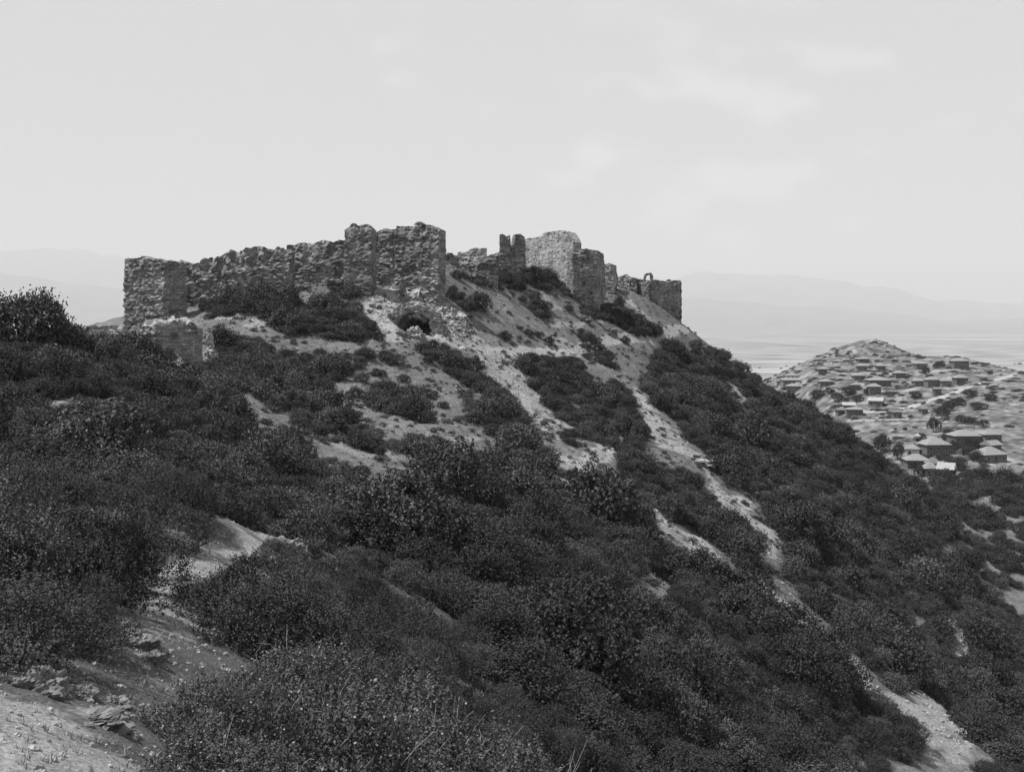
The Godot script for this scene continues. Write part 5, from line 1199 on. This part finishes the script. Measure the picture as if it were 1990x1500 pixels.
func tube(s: SurfaceTool, pts: Array, r0: float, r1: float, sides := 5):
	for i in pts.size() - 1:
		var a: Vector3 = pts[i]
		var b: Vector3 = pts[i + 1]
		var t := (b - a).normalized()
		var u := t.cross(Vector3(0.3, 0.2, 0.9)).normalized()
		var w := t.cross(u)
		var ra := lerpf(r0, r1, float(i) / (pts.size() - 1))
		var rb := lerpf(r0, r1, float(i + 1) / (pts.size() - 1))
		for k in sides:
			var p := TAU * k / sides
			var q := TAU * (k + 1) / sides
			var e := u * cos(p) + w * sin(p)
			var f := u * cos(q) + w * sin(q)
			for x in [a + e * ra, b + f * rb, b + e * rb, a + e * ra, a + f * ra, b + f * rb]:
				s.add_vertex(x)

func stems(sd: int, count: int, thick: float, tall := 0.75) -> ArrayMesh:
	var r := RandomNumberGenerator.new()
	r.seed = sd
	var s := SurfaceTool.new()
	s.begin(Mesh.PRIMITIVE_TRIANGLES)
	for i in count:
		var a := TAU * (i + r.randf()) / count
		var lean := r.randf_range(0.15, 0.65)
		var p := [Vector3(cos(a) * 0.06, -0.25, sin(a) * 0.06)]
		for k in range(1, 5):
			var f := k / 4.0
			p.append(Vector3(cos(a) * lean * f + r.randf_range(-0.05, 0.05), tall * f * (1.0 - 0.3 * lean), sin(a) * lean * f + r.randf_range(-0.05, 0.05)))
		tube(s, p, thick, thick * 0.4)
	s.generate_normals()
	return s.commit()

func twigs(sd: int, count: int, thick: float) -> ArrayMesh:
	# bleached leafless shoots that stand out of the crown
	var r := RandomNumberGenerator.new()
	r.seed = sd
	var s := SurfaceTool.new()
	s.begin(Mesh.PRIMITIVE_TRIANGLES)
	for i in count:
		var a := r.randf() * TAU
		var q := sqrt(r.randf()) * 0.85
		var p := Vector3(cos(a) * q, 0.5 + 0.5 * (1.0 - q * q), sin(a) * q)
		var dir := Vector3(cos(a) * q * 0.8 + r.randf_range(-0.4, 0.6), r.randf_range(0.4, 1.0), sin(a) * q * 0.8 + r.randf_range(-0.3, 0.3)).normalized()
		var ln := 0.08 + 0.22 * pow(r.randf(), 2.0)
		var bend := Vector3(r.randfn(), r.randfn(), r.randfn()) * 0.25
		tube(s, [p, p + (dir + bend * 0.3) * ln * 0.5, p + (dir + bend) * ln], thick, thick * 0.45, 4)
		if r.randf() < 0.6:
			var b := p + (dir + bend * 0.3) * ln * 0.5
			var d2 := (dir + Vector3(r.randfn(), r.randfn(), r.randfn()) * 0.5).normalized()
			tube(s, [b, b + d2 * ln * 0.35], thick * 0.6, thick * 0.3, 3)
	s.generate_normals()
	return s.commit()

var crowns := {}
var stem_mesh := {}

func shrub(where: Vector3, r: float, tall: float, kind: String, label: String, group: String, called := "scrub_bush", category := "bush"):
	var o := thing(called, label, category, where, rng.randf() * TAU, group)
	var k: int = rng.randi() % crowns[kind].size()
	var f := solid("foliage", crowns[kind][k], mats[["leaf", "leaf", "leaf_dark", "leaf_pale"][rng.randi() % 4]], o)
	f.scale = Vector3(r, r * tall, r)
	var s := solid("stem", stem_mesh[kind], mats.bark, o)
	s.scale = Vector3(r, r * tall, r)
	return o

func build_shrubs():
	rng.seed = 404
	crowns.near = []
	crowns.mid = []
	crowns.far = []
	for i in 3:
		crowns.near.append(foliage(500 + i, 2600, 9, 0.034, 7 + i, [1.0, 1.5, 1.2][i]))
	for i in 5:
		crowns.mid.append(foliage(600 + i, 1500, 6, 0.062, 6 + i % 4, [1.0, 1.7, 1.2, 1.0, 1.5][i]))
	for i in 5:
		crowns.far.append(foliage(700 + i, 640, 5, 0.115, 5 + i, [1.0, 1.6, 1.0, 1.4, 1.1][i]))
	stem_mesh.near = stems(5, 7, 0.022)
	stem_mesh.mid = stems(6, 5, 0.025)
	stem_mesh.far = stems(7, 4, 0.03)
	# hand-set plants first
	for b in BUSHES:
		var d: float = b.d
		var kind := "near" if d < 40.0 else ("mid" if d < 105.0 else "far")
		var o = shrub(at(b.x, d, b.r * 0.08), b.r, b.tall, kind, b.label, b.group)
		if b.has("y"):
			o.position.y = b.y
		if b.twigs > 12:
			o.get_node("foliage").material_override = mats.leaf_glossy
		if b.twigs > 0:
			var t := solid("bare_twigs", twigs(int(b.x * 31.0) + 900, b.twigs, 0.0035), mats.twig, o)
			t.scale = Vector3(b.r, b.r * b.tall, b.r) * 1.05
	# thickets: darts thrown into each patch of scrub
	var spots := []
	var holes: Array[Patch] = []
	for h in HOLES:
		holes.append(Patch.new(h, 0.0))
	var cells := {}
	for t in THICKETS:
		var area := Patch.new(t.ring, 0.0)
		var n := int((area.hi.x - area.lo.x) * (area.hi.y - area.lo.y) / 0.9)
		for k in n:
			var p := Vector2(rng.randf_range(area.lo.x, area.hi.x), rng.randf_range(area.lo.y, area.hi.y))
			var gap_: float = lerpf(1.05, 1.75, clampf(p.y / 110.0, 0.0, 1.0)) * t.gap
			var key := Vector2i(floori(p.x / 2.2), floori(p.y / 2.2))
			var free := true
			for i in 9:
				var c := key + Vector2i(i % 3 - 1, i / 3 - 1)
				if cells.has(c):
					for q in cells[c]:
						if p.distance_to(q) < gap_:
							free = false
							break
				if not free:
					break
			if not free or not area.holds(p):
				continue
			var inset: float = gap_ * t.inset
			if not (area.holds(p + Vector2(inset, 0)) and area.holds(p - Vector2(inset, 0)) and area.holds(p + Vector2(0, inset)) and area.holds(p - Vector2(0, inset))):
				continue
			var out := false
			for h in holes:
				if h.holds(p):
					out = true
					break
			if out or n_tone.get_noise_2d(p.x * 2.2 + 70.0, p.y * 2.2) < t.thin:
				continue
			if not cells.has(key):
				cells[key] = []
			cells[key].append(p)
			var r: float = gap_ * (0.52 + 0.5 * rng.randf() * rng.randf() + 0.22 * rng.randf()) * t.grow * (1.0 + 0.5 * n_tone.get_noise_2d(p.x * 1.3, p.y * 1.3 + 500.0))
			var old := rng.randf() < 0.13 and p.y > 48.0
			if old:
				r *= 1.5
			spots.append({p = p, r = r, t = t, old = old, show = (r / maxf(p.y, 6.0)) * (6.0 if t.single else 1.0)})
	spots.sort_custom(func(a, b): return a.show > b.show)
	# the bush at each edge of its clump is told by that
	var edge := {}
	var seen := 0
	for s in spots:
		if seen >= SINGLE_MOST:
			break
		if s.p.x > -0.53 * s.p.y - 2.0 and s.p.x < 0.53 * s.p.y + 2.0:
			seen += 1
			s.label = s.t.label
			if not edge.has(s.t.group):
				edge[s.t.group] = []
			edge[s.t.group].append(s)
	for g in edge:
		for m in [["leftmost", func(s): return -s.p.x / s.p.y], ["rightmost", func(s): return s.p.x / s.p.y], ["highest", func(s): return bare(s.p.x, s.p.y) / s.p.y], ["lowest", func(s): return -bare(s.p.x, s.p.y) / s.p.y], ["largest", func(s): return s.r / s.p.y], ["smallest", func(s): return -s.r / s.p.y]]:
			var best = null
			for s in edge[g]:
				if s.label == s.t.label and (best == null or m[1].call(s) > m[1].call(best)):
					best = s
			if best != null:
				best.label = m[0] + best.t.label.substr(best.t.label.find(" bush"))
	var rest := {}
	var made := 0
	for s in spots:
		var d: float = s.p.y
		var kind := "near" if d < 36.0 else ("mid" if d < 105.0 else "far")
		var tall := rng.randf_range(1.05, 1.35) if s.old else rng.randf_range(0.72, 1.15)
		var where := at(s.p.x, d, s.r * 0.1)
		if made < SINGLE_MOST and s.p.x > -0.53 * d - 2.0 and s.p.x < 0.53 * d + 2.0:
			made += 1
			shrub(where, s.r, tall, kind, s.label, s.t.group)
		else:
			var k := kind + str(rng.randi() % crowns[kind].size())
			if not rest.has(k):
				rest[k] = []
			rest[k].append(Transform3D(Basis(Vector3.UP, rng.randf() * TAU).scaled(Vector3(s.r, s.r * tall, s.r)), where))
	print("thicket bushes ", spots.size(), " single ", made)
	var o := Node3D.new()
	o.name = "scrub_thicket"
	add_child(o)
	tag(o, "dense dark scrub covering the ravine sides below the ruined fortress", "scrub")
	o.set_meta("kind", "stuff")
	for k in rest:
		var kind: String = k.left(-1)
		var mi := many(rest[k], crowns[kind][int(k.right(1))])
		mi.name = "foliage"
		mi.material_override = mats[["leaf", "leaf_dark", "leaf", "leaf_pale", "leaf_dark"][int(k.right(1))]]
		mi.set_meta("kind", "stuff")
		o.add_child(mi, true)
	var tiny := foliage(801, 90, 4, 0.3, 5)
	var cushions := []
	for k in 15000:
		var d := rng.randf_range(95.0, 310.0)
		var x := rng.randf_range(-0.36, 0.28) * d
		if n_tone.get_noise_2d(x * 2.5 + 20.0, d * 2.5) + 0.5 * n_warp.get_noise_2d(x, d) < 0.03:
			continue
		var r := 0.12 + 0.4 * pow(rng.randf(), 2.5)
		cushions.append(Transform3D(Basis(Vector3.UP, rng.randf() * TAU).scaled(Vector3(r * 1.3, r * 0.8, r)), at(x, d, 0.04)))
	scatter("cushion_plants", "tiny dark cushion plants speckling the open grassy slope", "plants", cushions, tiny, mats.leaf_pale)
	# village trees and hedges
	for t in TREES:
		var w := thing("village_tree", t.label, "tree", at(t.x, t.d), rng.randf() * TAU, t.group)
		var c := solid("crown", crowns.far[rng.randi() % 5], mats.leaf_dark, w)
		c.scale = Vector3(t.r, t.r * t.tall, t.r)
		c.position.y = t.trunk * 0.7
		var st := SurfaceTool.new()
		st.begin(Mesh.PRIMITIVE_TRIANGLES)
		tube(st, [Vector3(0, -0.4, 0), Vector3(0.05, t.trunk * 0.6, 0), Vector3(-0.05, t.trunk + t.r * 0.5, 0.05)], 0.2, 0.1, 6)
		st.generate_normals()
		solid("trunk", st.commit(), mats.bark, w)
	# low cushions of scrub on the village hill
	var low := []
	for k in 4200:
		var d := rng.randf_range(400.0, 880.0)
		var x := rng.randf_range(0.22, 0.52) * d
		var g := n_tone.get_noise_2d(x * 0.8 + 11.0, d * 0.8)
		if g < -0.06 or (d < 560.0 and rng.randf() < 0.75):
			continue
		var r := 0.35 + 1.3 * pow(rng.randf(), 2.0)
		low.append(Transform3D(Basis(Vector3.UP, rng.randf() * TAU).scaled(Vector3(r * 1.5, r * 0.8, r)), at(x, d, 0.2)))
	for k in 170:
		var d := rng.randf_range(1500.0, 2900.0)
		var x := rng.randf_range(0.15, 0.55) * d
		if n_tone.get_noise_2d(x * 0.1, d * 0.06 + 31.0) < 0.05:
			continue
		var r := rng.randf_range(2.0, 4.5)
		low.append(Transform3D(Basis(Vector3.UP, rng.randf() * TAU).scaled(Vector3(r * 1.4, r, r)), Vector3(x, -89.4, -d)))
	var lo := many(low, crowns.far[2])
	lo.name = "low_scrub"
	lo.material_override = mats.leaf_pale
	tag(lo, "low dark scrub and far trees dotted over the village hill and plain", "scrub")
	lo.set_meta("kind", "stuff")
	add_child(lo)

func many(list: Array, mesh: Mesh) -> MultiMeshInstance3D:
	var mm := MultiMesh.new()
	mm.transform_format = MultiMesh.TRANSFORM_3D
	mm.mesh = mesh
	mm.instance_count = list.size()
	for i in list.size():
		mm.set_instance_transform(i, list[i])
	var mi := MultiMeshInstance3D.new()
	mi.multimesh = mm
	return mi

# ---------------------------------------------------------------- rocks, stones, grass
func build_rocks():
	for b in BOULDERS:
		var o := solid(numbered(b.name), boulder(int(b.seed), Vector3(b.sx, b.sy, b.sz), 22, 0.6), mats[b.mat])
		o.position = at(b.x, b.d) + Vector3(0, b.up, 0)
		o.rotation.y = b.turn
		tag(o, b.label, "rock")

func scatter(called: String, label: String, category: String, list: Array, mesh: Mesh, m: Material):
	var mi := many(list, mesh)
	mi.name = called
	mi.material_override = m
	tag(mi, label, category)
	mi.set_meta("kind", "stuff")
	add_child(mi)

func spin(r: float, p: Vector3, flat := 0.7) -> Transform3D:
	var b := Basis.from_euler(Vector3(rng.randf_range(-0.5, 0.5), rng.randf() * TAU, rng.randf_range(-0.5, 0.5)))
	return Transform3D(b * Basis.from_scale(Vector3(r * rng.randf_range(0.7, 1.4), r * flat, r)), p)

func build_ground_cover():
	rng.seed = 909
	var pebble := boulder(3, Vector3.ONE, 3, 0.5)
	var st := []
	for s in scree:
		var size := (s.hi - s.lo)
		if s.lo.y > 330.0:
			continue
		var n := int(size.x * size.y * 1.1)
		for k in mini(n, 3500):
			var p := Vector2(rng.randf_range(s.lo.x, s.hi.x), rng.randf_range(s.lo.y, s.hi.y))
			if s.holds(p):
				var r := 0.05 + 0.22 * pow(rng.randf(), 3.0)
				if p.y < 60.0:
					r *= 0.3
				st.append(spin(r, at(p.x, p.y, -r * 0.1)))
	for k in 9000:
		var d := rng.randf_range(95.0, 320.0)
		var x := rng.randf_range(-0.36, 0.42) * d
		if n_tone.get_noise_2d(x * 3.5, d * 3.5 + 60.0) > 0.05:
			var r := 0.04 + 0.2 * pow(rng.randf(), 4.0)
			st.append(spin(r, at(x, d, 0.0)))
	scatter("scree_stones", "loose pale stones strewn down the scree chutes", "stones", st, pebble, mats.pale_rock)
	# fallen stones along the feet and on the tops of the walls
	var fall := []
	for w in WALLS:
		for k in int(w.front.size() * 1.0 * w.fallen):
			var i: int = rng.randi() % (w.front.size() - 1)
			var f := rng.randf()
			var x := lerpf(w.front[i][0], w.front[i + 1][0], f) + rng.randfn(0, 0.5)
			var d := lerpf(w.front[i][1], w.front[i + 1][1], f) - absf(rng.randfn(0.5, 1.6))
			var r := 0.12 + 0.35 * pow(rng.randf(), 2.5)
			fall.append(spin(r, at(x, d, r * 0.2)))
	scatter("fallen_stones", "fallen wall stones lying along the foot of the ruins", "stones", fall, pebble, mats.rock)
	# gravel and pebbles on the trodden ground by the camera
	var gr := []
	for k in 11000:
		var d := rng.randf_range(8.0, 40.0)
		var x := rng.randf_range(-0.52, 0.05) * d
		var r := 0.008 + 0.04 * pow(rng.randf(), 4.0)
		gr.append(spin(r, at(x, d, r * 0.1)))
	scatter("gravel", "small pebbles on the trodden earth in the lower left corner", "gravel", gr, pebble, mats.pale_rock)
	# dry grass
	var s := SurfaceTool.new()
	s.begin(Mesh.PRIMITIVE_TRIANGLES)
	for k in 9:
		var a := rng.randf() * TAU
		var b := Vector3(cos(a), 0, sin(a))
		var o := b * rng.randf_range(0.0, 0.3)
		var t := o + b * rng.randf_range(0.1, 0.6) + Vector3.UP * rng.randf_range(0.5, 1.0)
		var q := Vector3(-b.z, 0, b.x) * 0.05
		for p in [o - q, t, o + q]:
			s.add_vertex(p)
	s.generate_normals()
	var tuft := s.commit()
	var gl := []
	for k in 9000:
		var d := rng.randf_range(8.0, 45.0)
		var x := rng.randf_range(-0.52, 0.0) * d
		if n_warp.get_noise_2d(x * 1.5, d * 1.5) > 0.0:
			var r := rng.randf_range(0.04, 0.13)
			gl.append(spin(r, at(x, d, 0.01), 1.0))
	for k in 42000:
		var d := rng.randf_range(90.0, 310.0)
		var x := rng.randf_range(-0.36, 0.30) * d
		if n_tone.get_noise_2d(x * 3.0, d * 3.0) > -0.1:
			var r := rng.randf_range(0.2, 0.5)
			gl.append(spin(r, at(x, d, 0.02), 0.8))
	scatter("dry_grass", "short dry grass on the open slopes", "grass", gl, tuft, mats.straw)
